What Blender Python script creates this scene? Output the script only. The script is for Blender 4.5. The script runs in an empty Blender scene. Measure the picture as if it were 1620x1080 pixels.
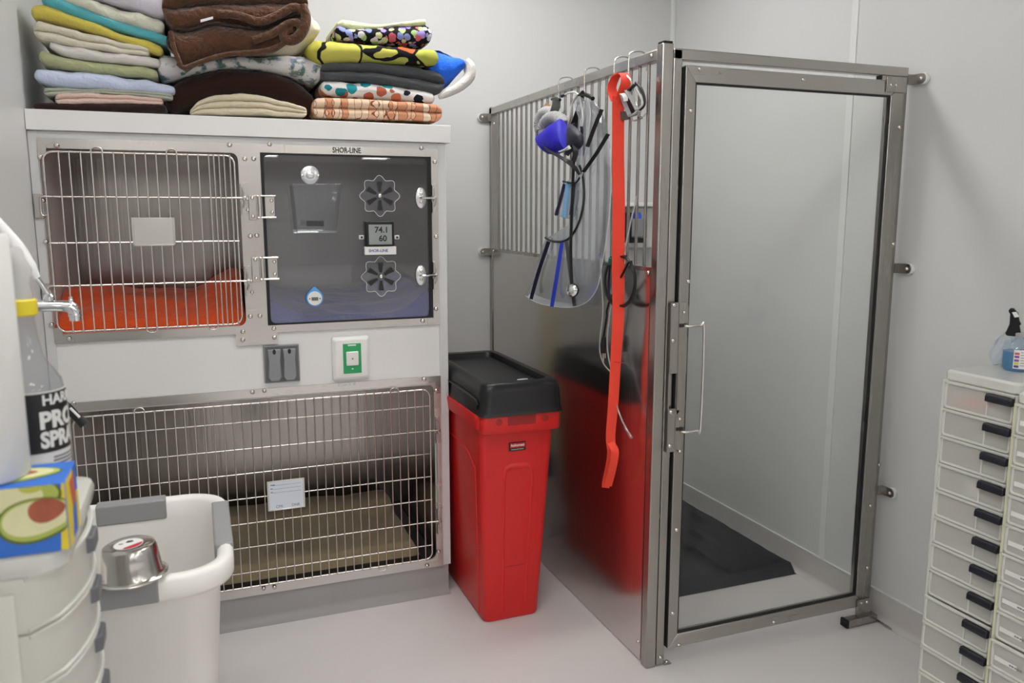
import bpy, bmesh, math, random
from mathutils import Vector, Matrix, noise
random.seed(7)
S = bpy.context.scene
COL = S.collection
PI = math.pi
R = math.radians

# ------------------------------------------------------------------ camera, world, exposure
CAMZ, YAW, PITCH, FPX = 1.4153, .3702, .1569, 1284.59
cam = bpy.data.cameras.new('camera'); camo = bpy.data.objects.new('camera', cam); COL.objects.link(camo)
camo.location = (0, 0, CAMZ); camo.rotation_euler = (PI/2 - PITCH, 0, -YAW)
cam.sensor_width = 36; cam.lens = FPX/1620*36; cam.clip_start = .05; cam.clip_end = 100
cam.dof.use_dof = True; cam.dof.focus_distance = 2.7; cam.dof.aperture_fstop = 4.5
S.camera = camo
w = bpy.data.worlds.new('world'); S.world = w; w.use_nodes = True
w.node_tree.nodes['Background'].inputs[0].default_value = (.9, .95, 1, 1)
w.node_tree.nodes['Background'].inputs[1].default_value = .35
S.view_settings.view_transform = 'Standard'; S.view_settings.look = 'None'
S.view_settings.gamma = 1; S.view_settings.exposure = -0.24
LIGHT = 21.0

# ------------------------------------------------------------------ the room's main planes
YC = 2.7855          # front of the cage cabinet
YW = 3.4986          # back wall
XL = -.44            # left wall
XR = 2.182           # right wall
XB = 1.2465          # outer face of the kennel side panel
YD = 2.0476          # front of the kennel door frame
ZC = 2.75

def ray(px, py):
    u = (px-810)/FPX; v = -(py-540)/FPX
    cp, sp = math.cos(PITCH), math.sin(PITCH)
    fw = cp+v*sp; z = v*cp-sp
    c, s = math.cos(YAW), math.sin(YAW)
    return Vector((c*u+s*fw, -s*u+c*fw, z))
def at(px, py, ax, val):
    """the point of the world plane (axis ax = val) that the photograph shows at px, py"""
    d = ray(px, py); t = (val-(0, 0, CAMZ)[ax])/d[ax]
    return Vector((0, 0, CAMZ))+d*t
def fy(px, py, y=YC): return at(px, py, 1, y)
def fx(px, py, x=1.21): return at(px, py, 0, x)

# ------------------------------------------------------------------ materials
MATS = {}
def nodes(name):
    m = bpy.data.materials.new(name); m.use_nodes = True; nt = m.node_tree
    return m, nt, nt.nodes['Principled BSDF']
def mat(name, col, rough=.5, metal=0., bump=0., bdist=.003, bscale=60., stretch=None, var=0., vscale=8., spec=.5, rvar=0., sheen=0., coat=0.):
    if name in MATS: return MATS[name]
    m, nt, b = nodes(name)
    b.inputs['Base Color'].default_value = (*col, 1); b.inputs['Roughness'].default_value = rough
    b.inputs['Metallic'].default_value = metal; b.inputs['Specular IOR Level'].default_value = spec
    b.inputs['Sheen Weight'].default_value = sheen; b.inputs['Coat Weight'].default_value = coat
    tc = nt.nodes.new('ShaderNodeTexCoord'); mp = nt.nodes.new('ShaderNodeMapping')
    nt.links.new(tc.outputs['Object'], mp.inputs[0])
    if stretch: mp.inputs['Scale'].default_value = stretch
    if bump:
        n = nt.nodes.new('ShaderNodeTexNoise'); n.inputs['Scale'].default_value = bscale; n.inputs['Detail'].default_value = 4
        bp = nt.nodes.new('ShaderNodeBump'); bp.inputs['Strength'].default_value = bump; bp.inputs['Distance'].default_value = bdist
        nt.links.new(mp.outputs[0], n.inputs[0]); nt.links.new(n.outputs[0], bp.inputs['Height']); nt.links.new(bp.outputs[0], b.inputs['Normal'])
    if var or rvar:
        n = nt.nodes.new('ShaderNodeTexNoise'); n.inputs['Scale'].default_value = vscale; n.inputs['Detail'].default_value = 5
        nt.links.new(mp.outputs[0], n.inputs[0])
        if var:
            mx = nt.nodes.new('ShaderNodeMix'); mx.data_type = 'RGBA'
            mx.inputs[6].default_value = (*[c*(1-var) for c in col], 1); mx.inputs[7].default_value = (*[min(1, c*(1+var)) for c in col], 1)
            nt.links.new(n.outputs[0], mx.inputs[0]); nt.links.new(mx.outputs[2], b.inputs['Base Color'])
        if rvar:
            mr = nt.nodes.new('ShaderNodeMapRange'); mr.inputs[3].default_value = max(0.02, rough-rvar); mr.inputs[4].default_value = rough+rvar
            nt.links.new(n.outputs[0], mr.inputs[0]); nt.links.new(mr.outputs[0], b.inputs['Roughness'])
    MATS[name] = m
    return m
def clear(name, tint=(1, 1, 1), haze=.0, hazecol=(.8, .8, .8), ior=1.45, rough=.02):
    """thin clear or frosted sheet: see-through, glossy by fresnel, a share of it milky"""
    m, nt, b = nodes(name); nt.nodes.remove(b)
    out = nt.nodes['Material Output']
    t = nt.nodes.new('ShaderNodeBsdfTransparent'); t.inputs[0].default_value = (*tint, 1)
    g = nt.nodes.new('ShaderNodeBsdfGlossy'); g.inputs['Roughness'].default_value = rough
    lw = nt.nodes.new('ShaderNodeLayerWeight'); lw.inputs[0].default_value = .5      # Schlick, the same from both sides
    pw = nt.nodes.new('ShaderNodeMath'); pw.operation = 'POWER'; pw.inputs[1].default_value = 5; nt.links.new(lw.outputs['Facing'], pw.inputs[0])
    f0 = ((ior-1)/(ior+1))**2
    f = nt.nodes.new('ShaderNodeMapRange'); f.inputs[3].default_value = f0; f.inputs[4].default_value = 1; nt.links.new(pw.outputs[0], f.inputs[0])
    mx = nt.nodes.new('ShaderNodeMixShader')
    src = t
    if haze:
        d = nt.nodes.new('ShaderNodeBsdfDiffuse'); d.inputs[0].default_value = (*hazecol, 1)
        tl = nt.nodes.new('ShaderNodeBsdfTranslucent'); tl.inputs[0].default_value = (*hazecol, 1)
        m1 = nt.nodes.new('ShaderNodeMixShader'); m1.inputs[0].default_value = .3
        nt.links.new(d.outputs[0], m1.inputs[1]); nt.links.new(tl.outputs[0], m1.inputs[2])
        m2 = nt.nodes.new('ShaderNodeMixShader'); m2.inputs[0].default_value = haze
        nt.links.new(t.outputs[0], m2.inputs[1]); nt.links.new(m1.outputs[0], m2.inputs[2]); src = m2
    nt.links.new(f.outputs[0], mx.inputs[0]); nt.links.new(src.outputs[0], mx.inputs[1]); nt.links.new(g.outputs[0], mx.inputs[2])
    nt.links.new(mx.outputs[0], out.inputs['Surface'])
    MATS[name] = m
    return m
def emit(name, col, s):
    m, nt, b = nodes(name); b.inputs['Base Color'].default_value = (*col, 1)
    b.inputs['Emission Color'].default_value = (*col, 1); b.inputs['Emission Strength'].default_value = s
    return m
def pattern(name, base, kind, cols, scale, edge=None, rough=.9, thr=.5, bump=.3):
    """fabric with a procedural print: voronoi cells (with drawn outlines), blots or stripes"""
    m, nt, b = nodes(name); b.inputs['Roughness'].default_value = rough; b.inputs['Specular IOR Level'].default_value = .1
    L = nt.links.new
    tc = nt.nodes.new('ShaderNodeTexCoord'); mp = nt.nodes.new('ShaderNodeMapping'); L(tc.outputs['Object'], mp.inputs[0])
    mp.inputs['Scale'].default_value = scale
    nz = nt.nodes.new('ShaderNodeTexNoise'); nz.inputs['Scale'].default_value = 1.3; L(mp.outputs[0], nz.inputs[0])
    ad = nt.nodes.new('ShaderNodeMix'); ad.data_type = 'RGBA'; ad.blend_type = 'ADD'; ad.inputs[0].default_value = .5
    L(mp.outputs[0], ad.inputs[6]); L(nz.outputs['Color'], ad.inputs[7])
    v = nt.nodes.new('ShaderNodeTexVoronoi'); L(ad.outputs[2], v.inputs[0]); v.inputs['Scale'].default_value = 1
    cr = nt.nodes.new('ShaderNodeValToRGB'); cr.color_ramp.interpolation = 'CONSTANT'
    el = cr.color_ramp.elements
    while len(el) > 1: el.remove(el[-1])
    el[0].position = 0; el[0].color = (*cols[0], 1)
    for i, c in enumerate(cols[1:]): e = el.new((i+1)/len(cols)); e.color = (*c, 1)
    sx = nt.nodes.new('ShaderNodeSeparateColor'); L(v.outputs['Color'], sx.inputs[0]); L(sx.outputs[0], cr.inputs[0])
    src = cr.outputs[0]
    if kind == 'cells':                       # outlined fields
        v2 = nt.nodes.new('ShaderNodeTexVoronoi'); v2.feature = 'DISTANCE_TO_EDGE'; L(ad.outputs[2], v2.inputs[0]); v2.inputs['Scale'].default_value = 1
        lt = nt.nodes.new('ShaderNodeMath'); lt.operation = 'LESS_THAN'; lt.inputs[1].default_value = thr; L(v2.outputs[0], lt.inputs[0])
        mx = nt.nodes.new('ShaderNodeMix'); mx.data_type = 'RGBA'; L(lt.outputs[0], mx.inputs[0]); L(src, mx.inputs[6]); mx.inputs[7].default_value = (*edge, 1); src = mx.outputs[2]
    elif kind == 'dots':                      # round blots on a ground, ringed in the ground colour
        lt = nt.nodes.new('ShaderNodeMath'); lt.operation = 'GREATER_THAN'; lt.inputs[1].default_value = thr; L(v.outputs['Distance'], lt.inputs[0])
        mx = nt.nodes.new('ShaderNodeMix'); mx.data_type = 'RGBA'; L(lt.outputs[0], mx.inputs[0]); L(src, mx.inputs[6]); mx.inputs[7].default_value = (*base, 1); src = mx.outputs[2]
    elif kind == 'speckle':
        n2 = nt.nodes.new('ShaderNodeTexNoise'); n2.inputs['Scale'].default_value = 1; n2.inputs['Detail'].default_value = 6; L(mp.outputs[0], n2.inputs[0])
        r2 = nt.nodes.new('ShaderNodeValToRGB'); r2.color_ramp.elements[0].position = thr; r2.color_ramp.elements[1].position = thr+.08
        L(n2.outputs[0], r2.inputs[0])
        mx = nt.nodes.new('ShaderNodeMix'); mx.data_type = 'RGBA'; L(r2.outputs[0], mx.inputs[0]); mx.inputs[6].default_value = (*base, 1); L(src, mx.inputs[7]); src = mx.outputs[2]
    L(src, b.inputs['Base Color'])
    n = nt.nodes.new('ShaderNodeTexNoise'); n.inputs['Scale'].default_value = 300; L(tc.outputs['Object'], n.inputs[0])
    bp = nt.nodes.new('ShaderNodeBump'); bp.inputs['Strength'].default_value = bump; bp.inputs['Distance'].default_value = .002
    L(n.outputs[0], bp.inputs['Height']); L(bp.outputs[0], b.inputs['Normal'])
    MATS[name] = m
    return m

WALL = mat('wall panel', (.635, .64, .635), .38, var=.02, vscale=3, bump=.05, bscale=200)
FLOORM = mat('floor coating', (.63, .605, .60), .32, var=.05, vscale=5, bump=.04, bscale=90, rvar=.05)
COVE = mat('cove base', (.54, .515, .505), .4, var=.03)
SEAM = mat('panel trim', (.72, .73, .72), .35)
WHITE = mat('white laminate', (.80, .79, .78), .35)
WHITE2 = mat('white laminate edge', (.66, .66, .66), .4)
STEEL = mat('brushed steel', (.56, .54, .51), .26, 1., rvar=.03, vscale=2, stretch=(9, 9, .6))
STEELH = mat('brushed steel across', (.62, .60, .57), .28, 1., rvar=.03, vscale=2, stretch=(.6, 9, 9))
SHEET = mat('polished steel sheet', (.64, .62, .60), .19, 1., rvar=.05, vscale=4, stretch=(1, 30, .6), bump=.06, bscale=6)
LINER = mat('cage liner steel', (.42, .39, .37), .22, 1., rvar=.05, vscale=3, stretch=(14, 14, .4), bump=.25, bscale=5)
WIRE = mat('plated wire', (.72, .69, .65), .25, 1.)
CHROME = mat('chrome', (.82, .83, .84), .07, 1.)
KSTEEL = mat('kennel steel', (.40, .38, .355), .27, 1., rvar=.03, vscale=2, stretch=(9, 9, .6))
KSTEELH = mat('kennel steel across', (.46, .44, .41), .28, 1., rvar=.03, vscale=2, stretch=(.6, 9, 9))
SCREW = mat('screw steel', (.70, .67, .62), .2, 1.)
DARK = mat('dark slot', (.015, .015, .016), .6)
BLACK = mat('black plastic', (.009, .009, .010), .36, spec=.35, bump=.05, bscale=300)
RUBBER = mat('black rubber', (.01, .01, .011), .55)
GREYP = mat('grey plastic', (.26, .27, .28), .42)
RED = mat('red plastic', (.62, .012, .010), .4, bump=.04, bscale=350)
WHITEP = mat('white plastic', (.80, .80, .77), .38)
CREAMP = mat('warm white plastic', (.86, .84, .80), .42)
GLASS = clear('door pane', (.985, .99, .985), haze=.015, hazecol=(.7, .7, .7), ior=1.35)
SMOKE = clear('oxygen door pane', (.86, .87, .89), haze=.025, hazecol=(.65, .65, .65), ior=1.9, rough=.004)
COLLARM = clear('cone plastic', (.90, .92, .94), haze=.20, hazecol=(.90, .92, .95), ior=1.5)
ACRYL = clear('clear acrylic', (.95, .96, .97), haze=.03, hazecol=(.85, .87, .9), ior=1.5)
EARM = mat('bright tube metal', (.80, .80, .80), .18, .5)
CLEARP = clear('clear plastic', (.95, .96, .96), haze=.10, hazecol=(.85, .87, .9), ior=1.5)
FROST = clear('frosted plastic', (.97, .97, .95), haze=.72, hazecol=(.93, .93, .87), ior=1.4, rough=.25)
FROSTD = clear('frosted plastic edge', (.98, .98, .95), haze=.75, hazecol=(.92, .92, .88), ior=1.4, rough=.25)
DRAWM = clear('clear drawer plastic', (.96, .96, .94), haze=.42, hazecol=(.97, .96, .92), ior=1.45, rough=.12)
def cloth(name, col, bump=.8, bscale=110, var=.08): return mat(name, col, .95, bump=bump, bdist=.004, bscale=bscale, var=var, vscale=14, spec=.08, sheen=.25)

# ------------------------------------------------------------------ mesh builder
class MB:
    def __init__(s): s.v = []; s.f = []; s.M = None
    def add(s, vs, fs):
        n = len(s.v); s.v += [Vector(v) if s.M is None else s.M @ Vector(v) for v in vs]; s.f += [[i+n for i in f] for f in fs]; return s
    def box(s, x0, x1, y0, y1, z0, z1):
        v = [(x, y, z) for z in (z0, z1) for y in (y0, y1) for x in (x0, x1)]
        return s.add(v, [(0, 2, 3, 1), (4, 5, 7, 6), (0, 1, 5, 4), (2, 6, 7, 3), (0, 4, 6, 2), (1, 3, 7, 5)])
    def tube(s, pts, r, n=8, closed=False, smooth=0, flat=1., up=None):
        P = [Vector(p) for p in pts]
        if smooth: P, r = curve(P, smooth, closed, r)
        m = len(P); rr = r if isinstance(r, (list, tuple)) else [r]*m
        vs = []; prev = None
        for i, p in enumerate(P):
            a = P[(i-1) % m] if closed or i else p; b = P[(i+1) % m] if closed or i < m-1 else p
            t = (b-a).normalized() if (b-a).length > 1e-9 else Vector((0, 0, 1))
            if prev is None:
                q = Vector(up) if up else (Vector((0, 0, 1)) if abs(t.z) < .9 else Vector((0, 1, 0)))
                prev = (q-t*q.dot(t)).normalized()
            prev = (prev-t*prev.dot(t)).normalized(); bb = t.cross(prev)
            for k in range(n):
                a_ = 2*PI*k/n; vs.append(p+prev*math.cos(a_)*rr[i]*flat+bb*math.sin(a_)*rr[i])
        fs = []
        for i in range(m if closed else m-1):
            j = (i+1) % m
            for k in range(n): l = (k+1) % n; fs.append((i*n+k, i*n+l, j*n+l, j*n+k))
        if not closed: fs.append(tuple(range(n))[::-1]); fs.append(tuple((m-1)*n+k for k in range(n)))
        return s.add(vs, fs)
    def cyl(s, a, b, r, n=16, r2=None): return s.tube([a, b], [r, r if r2 is None else r2], n)
    def lathe(s, prof, c=(0, 0, 0), ax=(0, 0, 1), n=32, sx=1., sy=1.):
        """prof: (radius, height) pairs turned about ax through c"""
        A = Vector(ax).normalized(); q = Vector((1, 0, 0)) if abs(A.x) < .9 else Vector((0, 1, 0))
        U_ = (q-A*q.dot(A)).normalized(); V_ = A.cross(U_); C = Vector(c); vs = []
        for r, h in prof:
            for k in range(n):
                a = 2*PI*k/n; vs.append(C+A*h+U_*math.cos(a)*r*sx+V_*math.sin(a)*r*sy)
        fs = []
        for i in range(len(prof)-1):
            for k in range(n): l = (k+1) % n; fs.append((i*n+k, i*n+l, (i+1)*n+l, (i+1)*n+k))
        if prof[0][0] > 1e-5: fs.append(tuple(range(n))[::-1])
        if prof[-1][0] > 1e-5: fs.append(tuple((len(prof)-1)*n+k for k in range(n)))
        return s.add(vs, fs)
    def prism(s, poly, d):
        """closed 3D polygon poly pushed along vector d"""
        n = len(poly); P = [Vector(p) for p in poly]; D = Vector(d)
        return s.add(P+[p+D for p in P], [tuple(range(n))[::-1], tuple(range(n, 2*n))]+[(i, (i+1) % n, (i+1) % n+n, i+n) for i in range(n)])
    def loft(s, rings, cap=True, closed=False):
        n = len(rings[0]); vs = [p for r in rings for p in r]; fs = []
        for i in range(len(rings)-(0 if closed else 1)):
            j = (i+1) % len(rings)
            for k in range(n): l = (k+1) % n; fs.append((i*n+k, i*n+l, j*n+l, j*n+k))
        if cap and not closed: fs.append(tuple(range(n))[::-1]); fs.append(tuple((len(rings)-1)*n+k for k in range(n)))
        return s.add(vs, fs)
    def text(s, body, size, origin, right, up, out=None, extrude=.0003, bold=0., align='CENTER', sx=1.):
        """real letters as thin raised mesh; right / up are the writing's axes"""
        cu = bpy.data.curves.new('t', 'FONT'); cu.body = body; cu.size = size; cu.extrude = extrude; cu.offset = bold
        cu.align_x = align; cu.align_y = 'CENTER'; cu.resolution_u = 3
        o = bpy.data.objects.new('t', cu); COL.objects.link(o)
        dg = bpy.context.evaluated_depsgraph_get(); me = o.evaluated_get(dg).to_mesh()
        rx, ux = Vector(right).normalized(), Vector(up).normalized(); nx = rx.cross(ux); O = Vector(origin)
        f = (lambda p: O+rx*p.x*sx+ux*p.y+nx*(p.z+extrude)) if out is None else (lambda p: out(p.x*sx, p.y, p.z+extrude))
        s.add([f(v.co) for v in me.vertices], [tuple(p.vertices) for p in me.polygons])
        o.evaluated_get(dg).to_mesh_clear(); bpy.data.objects.remove(o); bpy.data.curves.remove(cu)
        return s
    def obj(s, name, m, parent=None, smooth=True, bevel=0., seg=2, sub=0, angle=38, mirror=None):
        base = ORG.get(parent.name, Vector()) if parent else Vector()
        if parent is None and getattr(s, 'origin', None) is not None: base = s.origin
        me = bpy.data.meshes.new(name); me.from_pydata([v-base for v in s.v], [], s.f); me.update()
        bm = bmesh.new(); bm.from_mesh(me); bmesh.ops.recalc_face_normals(bm, faces=bm.faces); bm.to_mesh(me); bm.free()
        if smooth:
            for p in me.polygons: p.use_smooth = True
            me.set_sharp_from_angle(angle=R(angle))
        me.materials.append(m)
        o = bpy.data.objects.new(name, me); COL.objects.link(o)
        if parent: o.parent = parent
        else: o.location = base
        ORG[o.name] = base.copy()
        if bevel:
            b = o.modifiers.new('bevel', 'BEVEL'); b.width = bevel; b.segments = seg; b.limit_method = 'ANGLE'; b.angle_limit = R(35)
        if sub:
            b = o.modifiers.new('sub', 'SUBSURF'); b.levels = sub; b.render_levels = sub
        return o
ORG = {}
def curve(P, k, closed, r):
    m = len(P); out = []; rr = []; rin = r if isinstance(r, (list, tuple)) else [r]*m
    seg = m if closed else m-1
    for i in range(seg):
        p0 = P[(i-1) % m] if closed or i else P[0]*2-P[1]; p1 = P[i]; p2 = P[(i+1) % m]
        p3 = P[(i+2) % m] if closed or i < m-2 else P[-1]*2-P[-2]
        for j in range(k):
            t = j/k
            out.append(.5*((2*p1)+(p2-p0)*t+(2*p0-5*p1+4*p2-p3)*t*t+(3*p1-p0-3*p2+p3)*t**3))
            rr.append(rin[i]*(1-t)+rin[(i+1) % m]*t)
    if not closed: out.append(P[-1]); rr.append(rin[-1])
    return out, rr
def tag(o, label=None, cat=None, group=None, kind=None):
    if label: o['label'] = label
    if cat: o['category'] = cat
    if group: o['group'] = group
    if kind: o['kind'] = kind
    return o
def thing(name, loc, label, cat, group=None):
    o = bpy.data.objects.new(name, None); COL.objects.link(o); o.location = loc; o.empty_display_size = .05
    ORG[o.name] = Vector(loc)
    return tag(o, label, cat, group)
def struct(o): return tag(o, kind='structure')
def rrect(x0, x1, z0, z1, r, k=6):
    """2D rounded rectangle, counter-clockwise"""
    out = []
    for cx, cz, a0 in ((x1-r, z0+r, -90), (x1-r, z1-r, 0), (x0+r, z1-r, 90), (x0+r, z0+r, 180)):
        for i in range(k+1):
            a = R(a0+90*i/k); out.append((cx+r*math.cos(a), cz+r*math.sin(a)))
    return out
def plate_hole(mb, outer, inner, y0, y1, n=4):
    """flat plate in x-z with one rounded opening, thickness y0..y1; outer (x0,x1,z0,z1), inner (x0,x1,z0,z1,r)"""
    x0, x1, z0, z1 = outer; a = rrect(*inner, k=n)
    k = n+1
    def proj(i, p):
        c = i//k
        return None
    o = []
    cxs = [(inner[1]-inner[4], inner[2]+inner[4]), (inner[1]-inner[4], inner[3]-inner[4]), (inner[0]+inner[4], inner[3]-inner[4]), (inner[0]+inner[4], inner[2]+inner[4])]
    cor = [(x1, z0), (x1, z1), (x0, z1), (x0, z0)]
    for i, p in enumerate(a):
        c, j = divmod(i, k); cx, cz = cxs[c]; X, Z = cor[c]
        t = j/n                     # walk round the outer corner
        st = [(cx, z0), (x1, cz), (cx, z1), (x0, cz)][c]; en = [(x1, cz), (cx, z1), (x0, cz), (cx, z0)][c]
        if t <= .5: q = (st[0]+(X-st[0])*t*2, st[1]+(Z-st[1])*t*2)
        else: q = (X+(en[0]-X)*(t*2-1), Z+(en[1]-Z)*(t*2-1))
        o.append(q)
    m = len(a); vs = [(p[0], y, p[1]) for y in (y0, y1) for p in a]+[(p[0], y, p[1]) for y in (y0, y1) for p in o]
    fs = []
    for i in range(m):
        j = (i+1) % m
        fs += [(i, j, 2*m+j, 2*m+i), (m+i, 3*m+i, 3*m+j, m+j), (i, m+i, m+j, j), (2*m+i, 2*m+j, 3*m+j, 3*m+i)]
    return mb.add(vs, fs)
def screw(p, n, parent, r=.006, name='screw'):
    """domed hex-socket screw head at p facing n"""
    mb = MB(); mb.lathe([(r, 0), (r*.95, r*.35), (r*.6, r*.75), (r*.42, r*.8), (r*.40, r*.35), (0, r*.3)], p, n, 12)
    return mb.obj(name, SCREW, parent)
# ------------------------------------------------------------------ room shell and ceiling fixtures
YB = -17.0; XF = 8.0; XG = -7.0; YO = .55      # the room opens wide behind the camera
struct(MB().box(XG, XF, YB, YW+.1, -.1, 0).obj('floor', FLOORM))
struct(MB().box(XG, XF, YB, YW+.1, ZC, ZC+.1).obj('ceiling', mat('ceiling tile', (.70, .70, .68), .8)))
struct(MB().box(XL-.1, XR+.1, YW, YW+.1, 0, ZC).obj('wall_back', WALL))
struct(MB().box(XL-.1, XL, YO, YW, 0, ZC).obj('wall_left', WALL))
struct(MB().box(XR, XR+.1, .2, YW, 0, ZC).obj('wall_right', WALL))
struct(MB().box(XG, XF, YB-.1, YB, 0, ZC).obj('wall_rear', mat('far wall', (.5, .5, .5), .6)))
struct(MB().box(XG-.1, XG, YB, YO, 0, ZC).obj('wall_far_left', mat('far wall', (.5, .5, .5), .6)))
struct(MB().box(XF, XF+.1, YB, .3, 0, ZC).obj('wall_far_right', mat('far wall', (.5, .5, .5), .6)))
struct(MB().box(XG, XL-.1, YO, YO+.1, 0, ZC).obj('wall_left_return', WALL))
struct(MB().box(XR+.1, XF, .2, .3, 0, ZC).obj('wall_right_return', WALL))
def cove(mb, a, b, nrm, h=.100, t=.006, r=.022):
    """coved base of floor coating: a-b along the wall, nrm into the room"""
    a, b, nrm = Vector(a), Vector(b), Vector(nrm); prof = [(0, h), (t*.6, h), (t, h-.003)]
    for i in range(6):
        q = R(90*i/5); prof.append((t+r-r*math.cos(q), r-r*math.sin(q)+.0008))
    prof.append((t+r, 0)); prof.append((0, 0))
    return mb.loft([[p+nrm*u+Vector((0, 0, z)) for u, z in prof] for p in (a, b)])
struct(cove(MB(), (XR, 1.0, 0), (XR, YW-.001, 0), (-1, 0, 0)).obj('baseboard_right', COVE))
struct(cove(MB(), (XR, YW, 0), (.86, YW, 0), (0, -1, 0)).obj('baseboard_back', COVE))
struct(MB().box(XR-.007, XR, 1.0, YW, .100, .104).obj('trim_1', SEAM))                       # bead on top of the base
struct(MB().box(XR-.004, XR+.001, 2.312, 2.342, .104, ZC).obj('trim_2', SEAM, bevel=.001))    # joint strip in the wall cladding
struct(MB().box(XR-.020, XR+.001, YW-.020, YW+.001, .104, ZC).obj('trim_3', SEAM, bevel=.004)) # corner strip
LM = emit('lit diffuser', (1, .985, .96), LIGHT); LM2 = emit('lit diffuser far', (1, .985, .96), LIGHT*.45)
LF = mat('fixture frame', (.8, .8, .8), .4)
near = [(.95, 2.68), (.05, 1.15), (-1.9, -.8), (.5, -1.2), (2.8, -1.2)]
far = [(x, y) for y in (-4.2, -7.4, -10.6, -13.8) for x in (-3.6, -1.0, 1.6, 4.2, 6.8)]
for i, (x, y) in enumerate(near+far):
    t = thing('ceiling_light', (x, y, ZC), 'recessed rectangular fluorescent ceiling light', 'ceiling light', 'ceiling lights of the room')
    L, W = (.60, .15) if i < len(near) else (.30, .95)
    fr = MB(); plate = [(x-L-.02, x+L+.02, y-W-.02, y-W), (x-L-.02, x+L+.02, y+W, y+W+.02), (x-L-.02, x-L, y-W, y+W), (x+L, x+L+.02, y-W, y+W)]
    for p in plate: fr.box(*p, ZC-.03, ZC-.0005)
    fr.obj('light_frame', LF, t); MB().box(x-L, x+L, y-W, y+W, ZC-.022, ZC-.004).obj('diffuser', LM if i < len(near) else LM2, t, smooth=False)

# ------------------------------------------------------------------ white cage cabinet
XA, XE = XL+.001, .833
c = thing('cage_cabinet', (.2, 3.1, 0), 'white laminate built-in cabinet housing the steel animal cages', 'cabinet')
MB().box(XE-.031, XE, YC, YW-.001, .108, 1.654).obj('side_panel', WHITE2, c, bevel=.001)
MB().box(XA, XA+.026, YC, YW-.001, .108, 1.654).obj('side_panel', WHITE2, c, bevel=.001)
MB().box(XA+.026, XE-.031, YC+.002, YW-.001, 1.634, 1.654).obj('top_rail', WHITE2, c)
MB().box(XA+.026, XE-.031, YC+.006, YC+.024, .80, 1.05).obj('middle_panel', WHITE, c)
MB().box(XA+.026, XE-.031, YC+.03, YW-.001, .885, .9).obj('shelf_panel', WHITE2, c)
mb = MB(); cove(mb, (XA, YC+.012, 0), (XE-.008, YC+.012, 0), (0, -1, 0), h=.107, t=.008, r=.03); mb.box(XA, XE-.008, YC+.012, YW-.05, 0, .107)
mb.obj('plinth', mat('grey cove base', (.33, .32, .315), .4, var=.05), c)
ct = MB(); ct.origin = Vector((.2, 3.1, 1.655)); ct.box(XA, .848, YC-.014, YW-.001, 1.655, 1.714)
tag(ct.obj('countertop', WHITE, bevel=.0015), 'thick white laminate top over the cages, carrying the folded linen', 'countertop')

# ------------------------------------------------------------------ upper cage bank
fl, fr_ = -.415, .802
FY = YC-.001
Lx0, Lx1, Lz0, Lz1 = fy(75, 400).x, fy(384, 400).x, 1.050, 1.604
Rx0, Rx1, Rz0, Rz1 = .213, .775, 1.048, 1.606
b = thing('cage_bank', (.2, 3.1, 1.02), 'stainless upper cage pair, wire gate on the left and clear oxygen door on the right', 'cage')
mb = MB(); xm = .187
plate_hole(mb, (fl, xm, 1.022, 1.634), (Lx0, Lx1, Lz0, Lz1, .022), FY-.003, FY+.004)
plate_hole(mb, (xm, fr_, 1.022, 1.634), (Rx0, Rx1, Rz0, Rz1, .018), FY-.003, FY+.004)
mb.obj('face_frame', STEEL, b)
def tplate(poly, th=.002, name='corner_plate', m=STEEL, p=b, y=FY-.003):
    mb = MB(); mb.prism([(x, y, z) for x, z in poly], (0, -th, 0)); return mb.obj(name, m, p)
tplate([(.118, 1.634), (.245, 1.634), (.245, 1.609), (Rx0+.004, 1.609), (Rx0-.004, 1.598), (Rx0-.004, 1.560), (Lx1+.004, 1.560), (Lx1+.004, 1.6), (Lx1-.006, 1.609), (.118, 1.609)])
tplate([(.108, .984), (.240, .984), (.240, 1.046), (Rx0+.004, 1.046), (Rx0-.004, 1.056), (Rx0-.004, 1.10), (Lx1+.004, 1.10), (Lx1+.004, 1.058), (Lx1-.006, 1.048), (.108, 1.048)])
tplate([(fl, 1.634), (fl+.045, 1.634), (fl+.045, 1.622), (fl+.022, 1.612), (fl+.022, 1.585), (fl, 1.585)])
tplate([(fl, 1.022), (fl+.055, 1.022), (fl+.055, 1.034), (fl+.024, 1.045), (fl+.024, 1.07), (fl, 1.07)])
tplate([(fr_-.045, 1.634), (fr_, 1.634), (fr_, 1.575), (fr_-.024, 1.575), (fr_-.024, 1.612), (fr_-.045, 1.612)])
tplate([(fr_-.045, 1.022), (fr_, 1.022), (fr_, 1.075), (fr_-.022, 1.075), (fr_-.022, 1.044), (fr_-.045, 1.044)])
tplate([(fr_-.020, 1.13), (fr_-.006, 1.13), (fr_-.006, 1.53), (fr_-.020, 1.53)], name='strike_plate')
def liner(mb, x0, x1, z0, z1, d):
    y0, y1 = FY+.004, FY+d; t = .003
    mb.box(x0-t, x0, y0, y1, z0-t, z1+t); mb.box(x1, x1+t, y0, y1, z0-t, z1+t); mb.box(x0, x1, y1-t, y1, z0, z1)
    mb.box(x0, x1, y0, y1-t, z0-t, z0); mb.box(x0, x1, y0, y1-t, z1, z1+t); return mb
liner(MB(), Lx0-.012, Lx1+.010, Lz0-.012, Lz1+.012, .66).obj('liner', LINER, b)
liner(MB(), Rx0-.012, Rx1+.010, Rz0-.012, Rz1+.012, .66).obj('liner', LINER, b)
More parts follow.
